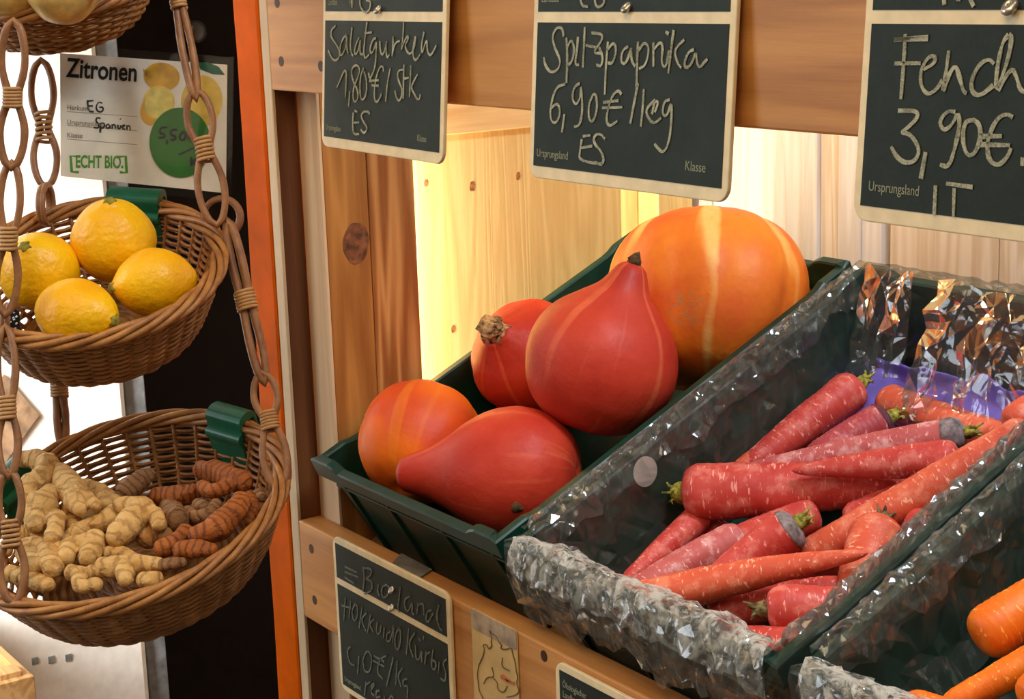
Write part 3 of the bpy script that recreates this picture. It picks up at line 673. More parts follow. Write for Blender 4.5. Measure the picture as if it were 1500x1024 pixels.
# fennel
e, pln, pl, (u0, v0, u1, v1) = price_sign('chalkboard sign reading Fench… 3,90€, cut off by the right edge of the photo', (-.6, -.0085, 1.41), LEAN, radians(0), ((1277, 35), (1657, 37), (1637, 343), (1261, 304)), (.0072, .040), (.0056, .0085))
strokes('chalk_writing', pln, [
 [(582, 128), (575, 250), (565, 372)], [(540, 150), (668, 140)], [(540, 149), (668, 145)], [(542, 238), (640, 237)],
 [(650, 260), (690, 240), (697, 212), (670, 210), (640, 260), (638, 320), (665, 358), (700, 335), (722, 300)],
 [(745, 190), (735, 270), (720, 358), (740, 290), (770, 240), (785, 290), (800, 345), (812, 350)],
 [(915, 240), (895, 220), (860, 240), (828, 300), (832, 350), (865, 360), (912, 320)],
 [(970, 130), (945, 160), (925, 260), (920, 345), (945, 290), (970, 210), (982, 140), (970, 130)], [(930, 340), (980, 250), (1000, 290), (1012, 340), (1045, 350)]], (1100, 0, 2.56), .0023, M['chalk'], e)
strokes('chalk_price', pln, [
 [(555, 415), (625, 415), (630, 440), (590, 480), (562, 500), (600, 500), (637, 560), (620, 605), (580, 612), (550, 590), (528, 550)], [(658, 570), (640, 670)],
 [(770, 420), (740, 415), (708, 455), (725, 492), (757, 470), (780, 420), (787, 470), (767, 560), (745, 628), (712, 618)], [(840, 450), (805, 455), (795, 520), (810, 582), (840, 582), (866, 520), (860, 465), (835, 448)],
 [(985, 440), (960, 425), (920, 450), (888, 530), (893, 600), (930, 624), (965, 590), (978, 555)], [(860, 512), (945, 510)], [(860, 542), (975, 545)], [(1022, 590), (1020, 622)],
 [(695, 695), (690, 805)], [(765, 705), (762, 812)], [(735, 688), (835, 702)]], (1100, 0, 2.56), .0023, M['chalk'], e)
strokes('chalk_header', pln, [[(722, -60), (728, 18)], [(790, -60), (780, 5)], [(800, -60), (838, 25)]], (1100, 0, 2.56), .0022, M['chalk'], e)
text('print', 'Ursprungsland', uvp(pl, u0 + .0055, v0 + .0085), pl[1], pl[2], .0078, M['print'], e, 0, .0006, .8); text('print', 'Landbau', uvp(pl, u0 + .0055, v1 + .013), pl[1], pl[2], .0080, M['print'], e, 0, .0006, .85)
eyelet(pln, 1482, 10, e, .005)
# pumpkins, on the front rail
e, pln, pl, (u0, v0, u1, v1) = price_sign('chalkboard sign reading Hokkaido Kürbis, on the front rail below the pumpkins', (-1.2, -.0045, .9), 0, 0, ((500, 858), (660, 945.5), (658, 1095), (498, 1005)), (.0062, .0325), (.0056, .0060))
strokes('chalk_writing', pln, [
 [(75, 360), (65, 510)], [(110, 380), (100, 490)], [(50, 410), (115, 430)], [(140, 400), (115, 450), (130, 520), (155, 490), (155, 420), (140, 400)],
 [(185, 420), (165, 560)], [(215, 460), (175, 500), (210, 580)], [(240, 470), (220, 590)], [(265, 500), (230, 530), (260, 590)],
 [(285, 520), (275, 590), (300, 600), (310, 540)], [(330, 550), (325, 625)], [(370, 580), (345, 600), (345, 650), (375, 640), (395, 510), (385, 655)], [(430, 560), (400, 600), (400, 690), (425, 705), (440, 620), (430, 560)],
 [(490, 560), (475, 730)], [(530, 590), (485, 660), (520, 750)], [(535, 670), (535, 760), (560, 770), (575, 690), (575, 785)], [(555, 625), (565, 645)], [(590, 610), (585, 640)],
 [(605, 710), (595, 795)], [(605, 730), (630, 715)], [(650, 700), (635, 820), (665, 835), (670, 780), (645, 770)], [(690, 780), (685, 855)], [(740, 760), (710, 790), (735, 850), (730, 912), (698, 890)]], (490, 795, 4.474), .0016, M['chalk_faint'], e)
strokes('chalk_price', pln, [
 [(110, 680), (85, 700), (100, 790), (135, 805)], [(165, 740), (155, 860)], [(190, 770), (200, 850), (240, 845), (250, 740), (215, 700), (190, 770)], [(345, 740), (300, 760), (280, 850), (320, 892)], [(260, 740), (330, 780)], [(255, 772), (330, 812)], [(390, 750), (345, 940)],
 [(415, 770), (405, 930)], [(450, 820), (415, 870), (440, 945)], [(480, 890), (450, 900), (455, 945), (485, 930), (480, 1020)], [(210, 910), (200, 1005)], [(210, 930), (238, 910)], [(245, 960), (268, 930), (250, 920), (240, 980), (265, 1005)], [(300, 970), (275, 970), (275, 1020), (305, 1005)], [(330, 1000), (330, 1060)], [(375, 1000), (355, 1040), (375, 1060), (390, 1020), (375, 1000)]], (490, 795, 4.474), .0016, M['chalk_faint'], e)
strokes('chalk_header', pln, [[(70, 155), (150, 195)], [(70, 190), (160, 225)], [(70, 225), (130, 265)], [(190, 160), (200, 230), (190, 320)], [(190, 165), (250, 170), (240, 220), (200, 235), (250, 250), (250, 315), (200, 335)], [(290, 270), (285, 330), (300, 348)], [(345, 275), (310, 290), (315, 362), (350, 352), (367, 300), (345, 275)],
 [(435, 290), (425, 380), (415, 440), (430, 452)], [(500, 350), (460, 370), (465, 440), (490, 452), (515, 380), (510, 460), (525, 472)], [(550, 390), (545, 465)], [(550, 410), (585, 390), (590, 475)], [(640, 440), (610, 450), (600, 510), (620, 522), (650, 460)], [(690, 405), (670, 480), (690, 560), (708, 577)]], (490, 795, 4.474), .0016, M['chalk_faint'], e)
text('print', 'Ursprungsland', uvp(pl, u0 + .004, v0 + .005), pl[1], pl[2], .0068, M['print'], e, 0, .0006, .75)
eyelet(pln, 575.5, 864, e, .0036); eyelet(pln, 575, 890, e, .0036)
# second rail sign
e, pln, pl, (u0, v0, u1, v1) = price_sign('chalkboard sign on the front rail with only its upper left corner in view', (-.9, -.0045, .9), 0, 0, ((825, 1052), (1010, 1160), (1008, 1330), (823, 1210)), (.0062, .0325), (.0056, .0060))
text('print', 'Ökologischer', uvp(pl, u0 + .004, v1 + .0062 + .0325 - .012), pl[1], pl[2], .0072, M['print'], e, 0, .0006, .75); text('print', 'Landbau', uvp(pl, u0 + .004, v1 + .0062 + .0325 - .020), pl[1], pl[2], .0072, M['print'], e, 0, .0006, .75)
# grey tag under the pumpkin crate on the rail
q = [onZ(ZR + .0006, *p) for p in ((572, 829), (588, 812), (633, 836), (612, 850))]
c = MB(); c.hexa([p for p in q] + [p + V(0, 0, .0012) for p in q]); tag(c.build('shelf_tag', M['grey_paper'], smooth=False), 'small grey paper tag lying on the rail under the pumpkin crate', 'tag')
# map card
q = [onY(-.0006, *p) for p in ((698, 893), (766, 931), (765, 1070), (697, 1045))]
O = q[3]; pl = (O, V(1, 0, 0), V(0, 0, 1), V(0, -1, 0)); W_ = q[1].x - q[0].x; H_ = q[0].z - q[3].z
mc = empty('map_card', q[3], 'cream card with a country outline map, taped to the rail right of the pumpkin sign', 'card')
slab('paper', pl, rrect(0, 0, W_, H_, .004), 0, .0008, M['map_paper'], mc)
slab('tape', pl, rrect(.0005, H_ - .0165, W_ - .0005, H_ - .0005, .002), .0009, .0013, M['tape'], mc)
pln = (O + V(0, -.0009, 0), V(0, -1, 0))
XM = (690, 880, 5.77)
strokes('map_outline', pln, [[(160, 250), (185, 280), (220, 300), (245, 360), (265, 375), (250, 405), (300, 412), (345, 390), (355, 450), (378, 520), (385, 600), (400, 640), (385, 700), (415, 760), (380, 800), (300, 815)], [(160, 250), (180, 310), (172, 350), (182, 385), (150, 410), (140, 370), (100, 370), (120, 410), (100, 480), (70, 540)], [(70, 540), (55, 620), (65, 690), (70, 760), (110, 830), (100, 900)]], XM, .0008, M['map_line'], mc)
strokes('map_borders', pln, [[(180, 640), (230, 690), (225, 750), (280, 780), (310, 720)], [(110, 700), (140, 640), (200, 650), (180, 560)], [(270, 480), (260, 560), (330, 590)]], XM, .0007, M['map_line'], mc)
strokes('map_mark', pln, [[(255, 640), (280, 630), (300, 660), (345, 690)], [(260, 650), (330, 690), (370, 700)]], XM, .0024, M['map_red'], mc)

# ------------------------------------------------------------------ pumpkins
def frame_from(P, axis, spin=0):
    z = Vector(axis).normalized(); x = V(0, 0, 1).cross(z) if abs(z.z) < .95 else V(1, 0, 0).cross(z)
    x.normalize(); y = z.cross(x)
    mm = Matrix((x * cos(spin) + y * sin(spin), -x * sin(spin) + y * cos(spin), z)).transposed().to_4x4(); mm.translation = P; return mm
def img_axis(dx, dy, toward): return (_R * dx - _U * dy - _F * toward).normalized()    # picture right, picture down, toward the viewer
def pumpkin(label, P, axis, r, prof, mat, ribs, depth, spin=0, stem=None, stem_mat='cork', lumps=.03):
    pf = [(a * r, b * r) for a, b in spline2(prof, 5)]
    def fn(i, th):
        z = pf[i][1] / r
        k = 1 - depth * (abs(sin(ribs * th / 2)) ** 4) * max(0, 1 - abs(z) * .5) if ribs else 1
        return k * (1 + lumps * noise.noise(V(cos(th) * 1.1, sin(th) * 1.1, z * 1.2 + r * 90)) + .006 * noise.noise(V(cos(th) * 5, sin(th) * 5, z * 5 + r * 90)))
    c = MB(); c.lathe(pf, 72, fn)
    mw = frame_from(P, axis, spin)
    o = c.build('pumpkin', mat, mw=mw); ORG[o.name] = V(0, 0, 0); tag(o, label, 'pumpkin', 'pumpkins in the green crate')
    zt = pf[-1][1]
    if stem:
        sr, sl, bend = stem
        s = MB(); s.tube([V(0, 0, zt - .004), V(0, 0, zt + sl * .4), V(bend * .5, 0, zt + sl * .8), V(bend, 0, zt + sl)], [sr * 1.25, sr, sr * .9, sr * 1.05], 14, lump=lambda i, th: 1 + .16 * sin(th * 5 + i) + .12 * noise.noise(V(cos(th) * 2, sin(th) * 2, i)))
        s.build('stem', M[stem_mat], o)
    return o, pf
def spline2(pts, n):
    p = spline([V(a, b, 0) for a, b in pts], n); return [(max(q.x, .0004), q.y) for q in p]
ROUND = [(.0, -.80), (.25, -.84), (.6, -.74), (.88, -.45), (1.0, -.05), (.95, .32), (.76, .62), (.45, .80), (.2, .83), (.0, .78)]
PEAR = [(.0, -.88), (.2, -.90), (.55, -.82), (.85, -.55), (1.0, -.12), (.97, .26), (.81, .57), (.56, .80), (.36, .98), (.265, 1.13), (.205, 1.25), (.15, 1.31), (.08, 1.34), (.0, 1.345)]
LONG = [(.0, -.92), (.2, -.95), (.55, -.86), (.86, -.55), (1.0, -.10), (.95, .34), (.80, .72), (.58, 1.06), (.42, 1.36), (.32, 1.64), (.265, 1.80), (.16, 1.88), (.0, 1.87)]
BIGP = onrim(1037, 440, -.001); BIGA = img_axis(.06, -.95, -.30)
_mi = frame_from(BIGP, BIGA, .5).inverted(); _d = ray(1003, 452).normalized(); _oc = CAM - BIGP; _b = _oc.dot(_d); _t = -_b - sqrt(max(0, _b * _b - _oc.dot(_oc) + .0912 ** 2))
M['pk_big'] = pumpkin_mat('big_pumpkin_skin', (250, 138, 30), (230, 100, 36), (255, 196, 104), 1.0, tuple(_mi @ (CAM + _d * _t)), 3.2)
pumpkin('largest pumpkin, orange with pale stripes, at the back of the crate', BIGP, BIGA, .0932, ROUND, M['pk_big'], 11, .055, .5)
pumpkin('red teardrop pumpkin with its neck up, leaning on the largest pumpkin', onrim(881, 530, .028), img_axis(.30, -.93, .15), .0652, PEAR, M['pk_red'], 0, 0, 1.0, (.0052, .006, .003), 'cork_dark')
pumpkin('red pumpkin with a corky stem facing out, behind the teardrop pumpkin', onrim(776, 525, -.012), img_axis(-.55, -.42, .72), .056, [(.0, -.86), (.25, -.88), (.6, -.78), (.9, -.46), (1.0, -.05), (.93, .34), (.74, .62), (.50, .82), (.32, .96), (.22, 1.04), (.0, 1.05)], M['pk_red2'], 10, .03, .3, (.0115, .010, .002))
pumpkin('round orange pumpkin in the front left corner of the crate', onrim(616, 643, -.012), img_axis(.25, -.70, -.65), .0552, [(.0, -1.02), (.25, -1.05), (.6, -.90), (.88, -.52), (1.0, -.05), (.95, .34), (.78, .62), (.45, .80), (.2, .83), (.0, .78)], M['pk_orange'], 8, .04, .9)
o5, pf5 = pumpkin('red pumpkin lying on its side at the front rim, blossom end out', onrim(757, 692, -.020), img_axis(-.90, .03, -.26), .0556, LONG, M['pk_red'], 0, 0, .2)
from mathutils.bvhtree import BVHTree
_t5 = BVHTree.FromPolygons([o5.matrix_world @ v.co for v in o5.data.vertices], [tuple(p.vertices) for p in o5.data.polygons])
_h, _n, _, _ = _t5.ray_cast(CAM, ray(757, 744).normalized())
_n = _n if _n.dot(_F) < 0 else -_n
s = MB(); s.tube([_h - _n * .002, _h + _n * .0006, _h + _n * .0016], [.0062, .0046, .0018], 14, lump=lambda i, th: 1 + .15 * sin(3 * th))
_mi5 = o5.matrix_world.inverted(); s.v = [_mi5 @ q for q in s.v]; s.build('blossom_end', M['cork_dark'], o5)

# ------------------------------------------------------------------ carrots
def depth_of(P): return (P - CAM).dot(_F)
def carrot(label, head, tip, rpx, mat, k=.62, bow=(0, 0), crown='green', shoulder=None, group='red carrots in the lined crate', base=None, pw=1.7):
    A = onrim(*head); B = onrim(*tip); r0 = 1.10 * rpx * depth_of(A) / FPX
    ax = (B - A); L = ax.length; u = ax.normalized(); w = u.cross(EZ).normalized()
    mid = A.lerp(B, .5) + w * bow[0] * L + EZ * bow[1] * L
    path = spline([A, A.lerp(mid, .5) + (mid - A.lerp(B, .5)) * .25, mid, mid.lerp(B, .5) + (mid - A.lerp(B, .5)) * .25, B], 14)
    N = len(path); rad = []; sd = RND.random() * 50
    for i in range(N):
        t = i / (N - 1); h = min(1, t * L / (r0 * .75)); hd = .42 + .58 * sqrt(max(0, 1 - (1 - h) ** 2))
        e = min(1, (1 - t) * L / (r0 * 1.1)); body = 1 - k * t ** pw
        rad.append(r0 * hd * body * (sqrt(max(0.0, 1 - (1 - e) ** 2)) * .9 + .1) * (1 + .035 * noise.noise(V(t * 9, sd, 0)) + .012 * sin(i * 2.1 + sd)))
    c = MB(); c.tube(path, rad, 22, lump=lambda i, th: 1 + .04 * noise.noise(V(cos(th), sin(th), i * .12 + sd)))
    o = c.build('carrot', M[mat], org=A.lerp(B, .5)); tag(o, label, 'carrot', group)
    if shoulder:
        s = MB(); n = 6; s.tube([p - u * .0002 for p in path[:n]], [q * 1.012 + .0002 for q in rad[:n]], 22); s.build('shoulder', M[shoulder], o)
    if crown:
        s = MB(); cr = r0 * .33; s.tube([A + u * .003, A - u * .003, A - u * .007, A - u * .010], [cr * 1.15, cr, cr * .8, cr * .5], 10, lump=lambda i, th: 1 + .25 * sin(th * 4 + i))
        for j in range(5):
            a = j * 1.3 + sd; dv = (w * cos(a) + EZ * sin(a)); s.tube([A - u * .004 + dv * cr * .4, A - u * .010 + dv * cr * .8, A - u * (.012 + .003 * sin(a * 3)) + dv * cr * 1.2], [.0016, .0012, .0006], 5)
        s.build('crown', M['crown_' + crown], o)
    return o
CARR = [
 ('straight red carrot propped towards the back left corner of the crate', (1259, 563, -.055), (1085, 694, -.066), 28, 'c_red', .45, (0, 0), 'green', None),
 ('slim red carrot half hidden left of the straight propped one', (1165, 640, -.066), (1072, 694, -.062), 19, 'c_orred', .4, (0, 0), None, None),
 ('red carrot lying against the violet paper at the back', (1296, 586, -.072), (1505, 652, -.066), 25, 'c_orred', .25, (.02, 0), None, None),
 ('carrot with a dark purple shoulder and cut green stub', (1302, 613, -.060), (1175, 682, -.062), 28, 'c_purple', .35, (0, 0), 'green', 'shoulder_purple'),
 ('long dusty pink carrot with a grey shoulder, crossing the pile', (1413, 634, -.044), (1085, 694, -.048), 23, 'c_pink', .5, (0, .01), 'green', 'shoulder_grey'),
 ('thickest red carrot with a straggly yellow crown at the left', (1001, 722, -.040), (1330, 708, -.070), 39, 'c_red', .40, (0, 0), 'green', None),
 ('red carrot whose pale tip points left across the middle', (1405, 670, -.040), (1160, 690, -.030), 26, 'c_red', .78, (0, 0), None, None),
 ('long orange-red carrot running up to the right crate edge', (1515, 632, -.022), (1168, 822, -.052), 29, 'c_orred', .25, (-.015, .01), 'brown', None),
 ('stubby orange-red carrot standing with its blunt head up at the right', (1291, 768, -.034), (1243, 896, -.045), 38, 'c_orred', .45, (0, 0), 'brown', None),
 ('carrot with grey shoulder and green stub in the middle foreground', (1168, 768, -.022), (1012, 876, -.046), 31, 'c_red', .55, (0, 0), 'green', 'shoulder_grey'),
 ('long thin carrot with its tip curving up to the right in front', (902, 894, -.024), (1272, 810, -.014), 29, 'c_orred', .80, (-.03, 0), None, None),
 ('narrow red carrot sloping down at the left crate wall', (1030, 752, -.060), (912, 858, -.052), 20, 'c_red', .5, (0, 0), None, None),
 ('dark red carrot beneath the thickest one', (1200, 752, -.066), (1000, 822, -.060), 25, 'c_red', .3, (0, 0), None, None),
 ('dusty carrot lying left of the grey-shouldered one', (1090, 786, -.048), (905, 884, -.042), 26, 'c_pink', .35, (.03, 0), None, None),
 ('short red carrot with brown crown facing out at the front', (1124, 893, -.020), (1290, 884, -.040), 33, 'c_red', .55, (0, 0), 'brown', None),
 ('red carrot lowest at the front rim of the crate', (1058, 944, -.033), (1215, 944, -.034), 26, 'c_red', .3, (0, 0), None, None),
 ('small blunt red carrot poking up beside the right crate wall', (1370, 756, -.040), (1315, 830, -.060), 31, 'c_red', .3, (0, 0), None, None),
 ('red carrot buried under the thin curved one', (1040, 900, -.050), (1250, 860, -.052), 27, 'c_red', .3, (0, 0), None, None),
 ('red carrot buried beside the stubby upright one', (1240, 770, -.070), (1400, 700, -.070), 27, 'c_red', .3, (0, 0), None, None),
 ('sliver of a red carrot at the right wall above the blunt one', (1400, 760, -.056), (1500, 690, -.05), 22, 'c_red', .3, (0, 0), None, None),
 ('red carrot deep in the gap left of the middle', (980, 850, -.058), (1180, 806, -.068), 26, 'c_red', .3, (0, 0), None, None),
 ('red carrot at the bottom below the long dusty one', (1140, 728, -.084), (1340, 662, -.084), 26, 'c_red', .3, (0, 0), None, None),
 ('red carrot at the bottom below the stubby one', (1130, 850, -.076), (1320, 800, -.078), 27, 'c_red', .3, (0, 0), None, None),
 ('red carrot at the bottom of the crate beside the left wall', (1060, 770, -.084), (930, 880, -.078), 24, 'c_red', .3, (0, 0), None, None),
 ('red carrot at the bottom in front of the middle', (1090, 830, -.082), (960, 900, -.074), 25, 'c_red', .3, (0, 0), None, None),
 ('pale-headed carrot at the right edge of the photo', (1478, 626, -.030), (1580, 560, -.03), 26, 'c_orred', .2, (0, 0), None, None),
]
for a in CARR: carrot(a[0], a[1], a[2], a[3], a[4], a[5], a[6], a[7], a[8])
GO = 'orange carrots in the right crate'
for lab, h, t, r, k in (
 ('thick orange carrot highest at the right edge, blunt end left', (1432, 938, -.030), (1600, 830, -.030), 38, .15),
 ('slimmer orange carrot slanting below the thick one', (1620, 910, -.030), (1380, 1040, -.040), 25, .30),
 ('orange carrot end lowest on the left of its pile', (1326, 1034, -.026), (1480, 1075, -.03), 26, .25),
 ('orange carrot with dark crown spot in the bottom right corner', (1500, 1030, -.018), (1640, 950, -.02), 34, .25),
 ('orange carrot in the dark gap at the right edge', (1490, 930, -.060), (1650, 850, -.06), 30, .2)):
    carrot(lab, h, t, r, 'c_orange', k, (0, 0), None, None, GO)

# violet paper at the back of the red carrots
c = MB(); A = FR[1]; nu, nv = 44, 14; vs = []
for i in range(nu + 1):
    for j in range(nv + 1):
        x = .022 + .25 * i / nu; s = j / nv
        y = .372 - .085 * s; z = -.080 - .014 * s + .008 * (1 - s) * sin(i * .35)
        if s < .35: y = .378 - .012 * s; z = -.066 - .04 * s + .008 * noise.noise(V(i * .22, 3, 0))
        p = A((x, y, z + .012 * noise.noise(V(i * .16, j * .3, 2)) + .004 * abs(noise.noise(V(i * .5, j * .5, 7))))); vs.append(p)
c.add(vs, [(i * (nv + 1) + j, (i + 1) * (nv + 1) + j, (i + 1) * (nv + 1) + j + 1, i * (nv + 1) + j + 1) for i in range(nu) for j in range(nv)])
pp = c.build('wrapping_paper', M['purple']); tag(pp, 'crumpled violet paper behind the red carrots at the back crate wall', 'paper'); sm = pp.modifiers.new('thick', 'SOLIDIFY'); sm.thickness = .0006

# ------------------------------------------------------------------ clear film liners
def liner(fr, label, seed, dfront, amp=1.0):
    rn = random.Random(seed); W, L = CW, CL
    e = empty('film_liner', fr((W / 2, L / 2, -.08)), label, 'plastic film', 'clear film liners over the crate rims')
    per = []; step = .0105
    def go(p, q, nrm):
        n = int(max(abs(q[0] - p[0]), abs(q[1] - p[1])) / step)
        for j in range(n): per.append((p[0] + (q[0] - p[0]) * j / n, p[1] + (q[1] - p[1]) * j / n, nrm))
    go((0, 0), (W, 0), (0, -1)); go((W, 0), (W, L), (1, 0)); go((W, L), (0, L), (0, 1)); go((0, L), (0, 0), (-1, 0))
    def sheet(name, sel, mat, rows, off, am, closed):
        n = len(sel); vs = []; K = None
        for (x, y, nr) in sel:
            prof = rows(x, y, nr); K = len(prof)
            for (ins, z, a) in prof:
                cx = min(max(x, ins), W - ins) if ins > 0 else x + nr[0] * -ins; cy = min(max(y, ins), L - ins) if ins > 0 else y + nr[1] * -ins
                d = a * am
                vs.append(fr((cx + rn.uniform(-1, 1) * d, cy + rn.uniform(-1, 1) * d, z + off + rn.uniform(-.6, 1) * d)))
        fs = []
        for i in range(n if closed else n - 1):
            for j in range(K - 1):
                q = (i * K + j, ((i + 1) % n) * K + j, ((i + 1) % n) * K + j + 1, i * K + j + 1)
                fs += [(q[0], q[1], q[2]), (q[0], q[2], q[3])] if rn.random() < .5 else [(q[0], q[1], q[3]), (q[1], q[2], q[3])]
        c = MB(); c.add(vs, fs); return c.build(name, mat, e, False)
    def rows(x, y, nr):
        front = nr == (0, -1); rear = nr == (0, 1)
        t = x if nr[1] else y
        d = dfront * (.75 + .5 * noise.noise(V(x * 22, seed, 0))) if front else (.012 if not rear else .02)
        pl = .0035 * noise.noise(V(t * 60, seed, 1))                # pleats running down the sheet
        pr = [(.0250 - .009 * j / 5 + pl, -.082 + .070 * j / 5, .0022) for j in range(6)]
        pr += [(.0140 + pl * .5, -.004, .0020), (.0105, .0085, .0022), (.006, .0098, .0020), (.0015, .0088, .0014), (-.0016, .002, .0010)]
        m_ = 4 if front else 2
        pr += [((-.0022 - (.005 if front else 0)) - (abs(pl) * 1.6 if front else 0), -d * (j + 1) / m_, .0030 if front else .0010) for j in range(m_)]
        return pr
    sheet('film', per, M['film'], rows, 0, amp, True)
    fr_sel = [(.012 + (W - .018) * q / 38, 0, (0, -1)) for q in range(39)]
    for q in range(2):
        def rows2(x, y, nr, q=q):
            d = dfront * (.80 + .9 * noise.noise(V(x * 26, seed + 9 + q, 0))); dip = .014 + .020 * max(0, noise.noise(V(x * 14, seed + 3, q)))
            pl = .005 * noise.noise(V(x * 38, seed, 5 + q))
            if q == 0:
                pr = [(.032 + pl - .016 * j / 3 + .003 * noise.noise(V(x * 90, j, seed)), -dip * (1 - j / 3.0) + .004, .0022) for j in range(4)]
                pr += [(.012, .0115 + pl * .5, .0024), (.007, .0135 + pl * .6, .0024), (.002, .0115 + pl * .5, .0024), (-.003 + pl * .4, .004, .0024), (-.0065 - abs(pl), -.006, .003), (-.008 - abs(pl), -.016 + pl * 2, .003)]
            else:
                pr = [(.006, .0105, .0016), (.0, .0095, .0016), (-.005 + pl * .4, .003, .002)]
                pr += [(-.0095 - abs(pl) * 1.3, -max(.02, d) * (j + 1) / 6, .0034) for j in range(6)]
            return pr
        sheet('crumpled_fold', fr_sel, M['film_front'] if q == 0 else M['film_hang'], rows2, 0, 1.0, False)
    for sx in (0, 1):
        sel = [(sx * W, .02 + (L - .04) * q / 60, (1 if sx else -1, 0)) for q in range(61)]
        def rows3(x, y, nr):
            pl = .004 * noise.noise(V(y * 45, seed, 8 + sx)); dip = .016 + .016 * noise.noise(V(y * 24, seed, 3 + sx))
            return [(.0165 + pl, -dip, .0022), (.0150 + pl * .6, -dip * .5, .0022), (.0125, .004, .0022), (.0100, .0098 + pl * .3, .0024), (.0060, .0112 + pl * .4, .0024), (.0020, .0095, .0020), (-.0006, .004, .0012)]
        sheet('crumpled_fold', sel, M['film_hang'], rows3, 0, 1.0, False)
    return e
ln = liner(FR[1], 'clear plastic film lining the red carrot crate, crumpled over its front rim', 11, .062)
ln2 = liner(FR[2], 'clear plastic film lining the orange carrot crate at the right edge', 23, .055, 1.1)
# standing crumpled folds at the rear wall
def fold(fr, par, seed, x0, x1, zt, zb, dy, amp, nx=16, nz=12):
    rn = random.Random(seed); vs = []
    for i in range(nx + 1):
        for j in range(nz + 1):
            x = x0 + (x1 - x0) * (i + rn.uniform(-.35, .35)) / nx; s = j / nz
            z = zt + (zb - zt) * s + .012 * noise.noise(V(i * .4, seed, 0)) * (1 - s)
            ys = CL - .020 - dy * s - .07 * (x1 - x) * s - abs(((i * .37 + seed * .1) % 1) - .5) * .012 * (1 - abs(2 * s - 1))
            vs.append(fr((x, ys + rn.uniform(-1, 1) * amp, z + rn.uniform(-1, 1) * amp)))
    fs = []
    for i in range(nx):
        for j in range(nz):
            q = (i * (nz + 1) + j, (i + 1) * (nz + 1) + j, (i + 1) * (nz + 1) + j + 1, i * (nz + 1) + j + 1)
            fs += [(q[0], q[1], q[2]), (q[0], q[2], q[3])] if rn.random() < .5 else [(q[0], q[1], q[3]), (q[1], q[2], q[3])]
    c = MB(); c.add(vs, fs); return c.build('standing_fold', M['film_fold'], par, False)
fold(FR[1], ln, 3, .03, .085, .020, -.052, .052, .0018, 6, 7)
fold(FR[1], ln, 5, .105, .292, .014, -.066, .072, .0018, 12, 9)
P = on(FR[1]((.0215, 0, 0)), (1, 0, 0), 943, 690)
disc('round_sticker', P + EX * .002, EX, EZ, .0115, .0125, M['sticker'], ln, .0003, 30)

# ------------------------------------------------------------------ hanging baskets
def basket(label, C, n, r, rb, h, seed, rows):
    n = Vector(n).normalized(); e1 = (_R - n * _R.dot(n)).normalized(); e2 = n.cross(e1)
    def P(th, rad, z): return C + e1 * (rad * cos(th)) + e2 * (rad * sin(th)) + n * z
    e = empty('wicker_basket', C - n * h, label, 'basket', 'wicker baskets of the hanging tiers')
    NS = 37; rn = random.Random(seed)
    def RZ(s): return rb + (r - .002 - rb) * s ** .62         # s 0 bottom .. 1 rim
    c = MB(); path = []; per = NS * 4; tot = rows * per
    for i in range(tot + 1):
        th = 2 * pi * i / per; s = i / tot; z = -h + (h - .008) * s
        path.append(P(th, RZ(s) + .0021 * cos(NS * th / 2) + .0006 * noise.noise(V(i * .06, seed, 0)), z + .0006 * noise.noise(V(i * .05, seed, 4))))
    c.tube(path, .0016, 5, caps=True, up=n)
    for j in range(NS):
        th = 2 * pi * (j * 2 + 1) / (2 * NS) * 1.0
        c.tube([P(th, RZ(s), -h + (h - .004) * s) for s in [q / 6 for q in range(7)]], .0017, 6)
    c.build('woven_side', M['wicker'], e)
    c = MB()
    for q in range(5):
        pts = []
        for i in range(220):
            th = 2 * pi * i / 220; ph = 5 * th + q * 2 * pi / 5
            pts.append(P(th, r + .0052 * cos(ph) + .0008 * noise.noise(V(th * 3, q, seed)), .0046 * sin(ph) - .002))
        c.tube(pts, .0027, 7, True)
    c.build('rim', M['wicker_rim'], e)
    c = MB(); pts = []
    for i in range(12 * 60): th = 2 * pi * i / 60; pts.append(P(th, .004 + (rb - .004) * i / 720, -h + .0012 * cos(8.5 * th)))
    c.tube(pts, max(.0022, rb / 26), 5, up=n)
    c.lathe([(0.0005, 0), (rb, 0), (rb, .001), (.0005, .001)], 40) if False else None
    ring = [P(2 * pi * j / 40, rb, -h + .0005) for j in range(40)] + [P(2 * pi * j / 40, rb, -h + .0015) for j in range(40)]
    c.add(ring, [tuple(range(39, -1, -1)), tuple(range(40, 80))] + [(j, (j + 1) % 40, 40 + (j + 1) % 40, 40 + j) for j in range(40)])
    c.build('base', M['wicker'], e)
    return e, (C, n, e1, e2, r)
NL, NG = V(.312, -.228, .922), V(.188, -.287, .939)
CLm, CGi = at(133, 391, 1.405), at(184, 739, 1.40)
bl, LB = basket('middle wicker basket of the hanging tiers, holding the lemons', CLm, NL, 195 * 1.405 / FPX - .004, .070, .066, 3, 20)
bg_, GB = basket('lowest and widest wicker basket, holding ginger and turmeric', CGi, NG, 240 * 1.40 / FPX - .004, .088, .068, 8, 21)
CT = at(78, -38, 1.40); NT_ = V(.26, -.22, .94)
bt, TB = basket('topmost wicker basket, cut off by the upper edge of the photo', CT, NT_, .083, .052, .046, 13, 13)
def ol(px, py, h=0): return on(CLm + LB[1] * h, NL, px, py)
def og(px, py, h=0): return on(CGi + GB[1] * h, NG, px, py)
def ot(px, py, h=0): return on(CT + TB[1] * h, NT_, px, py)

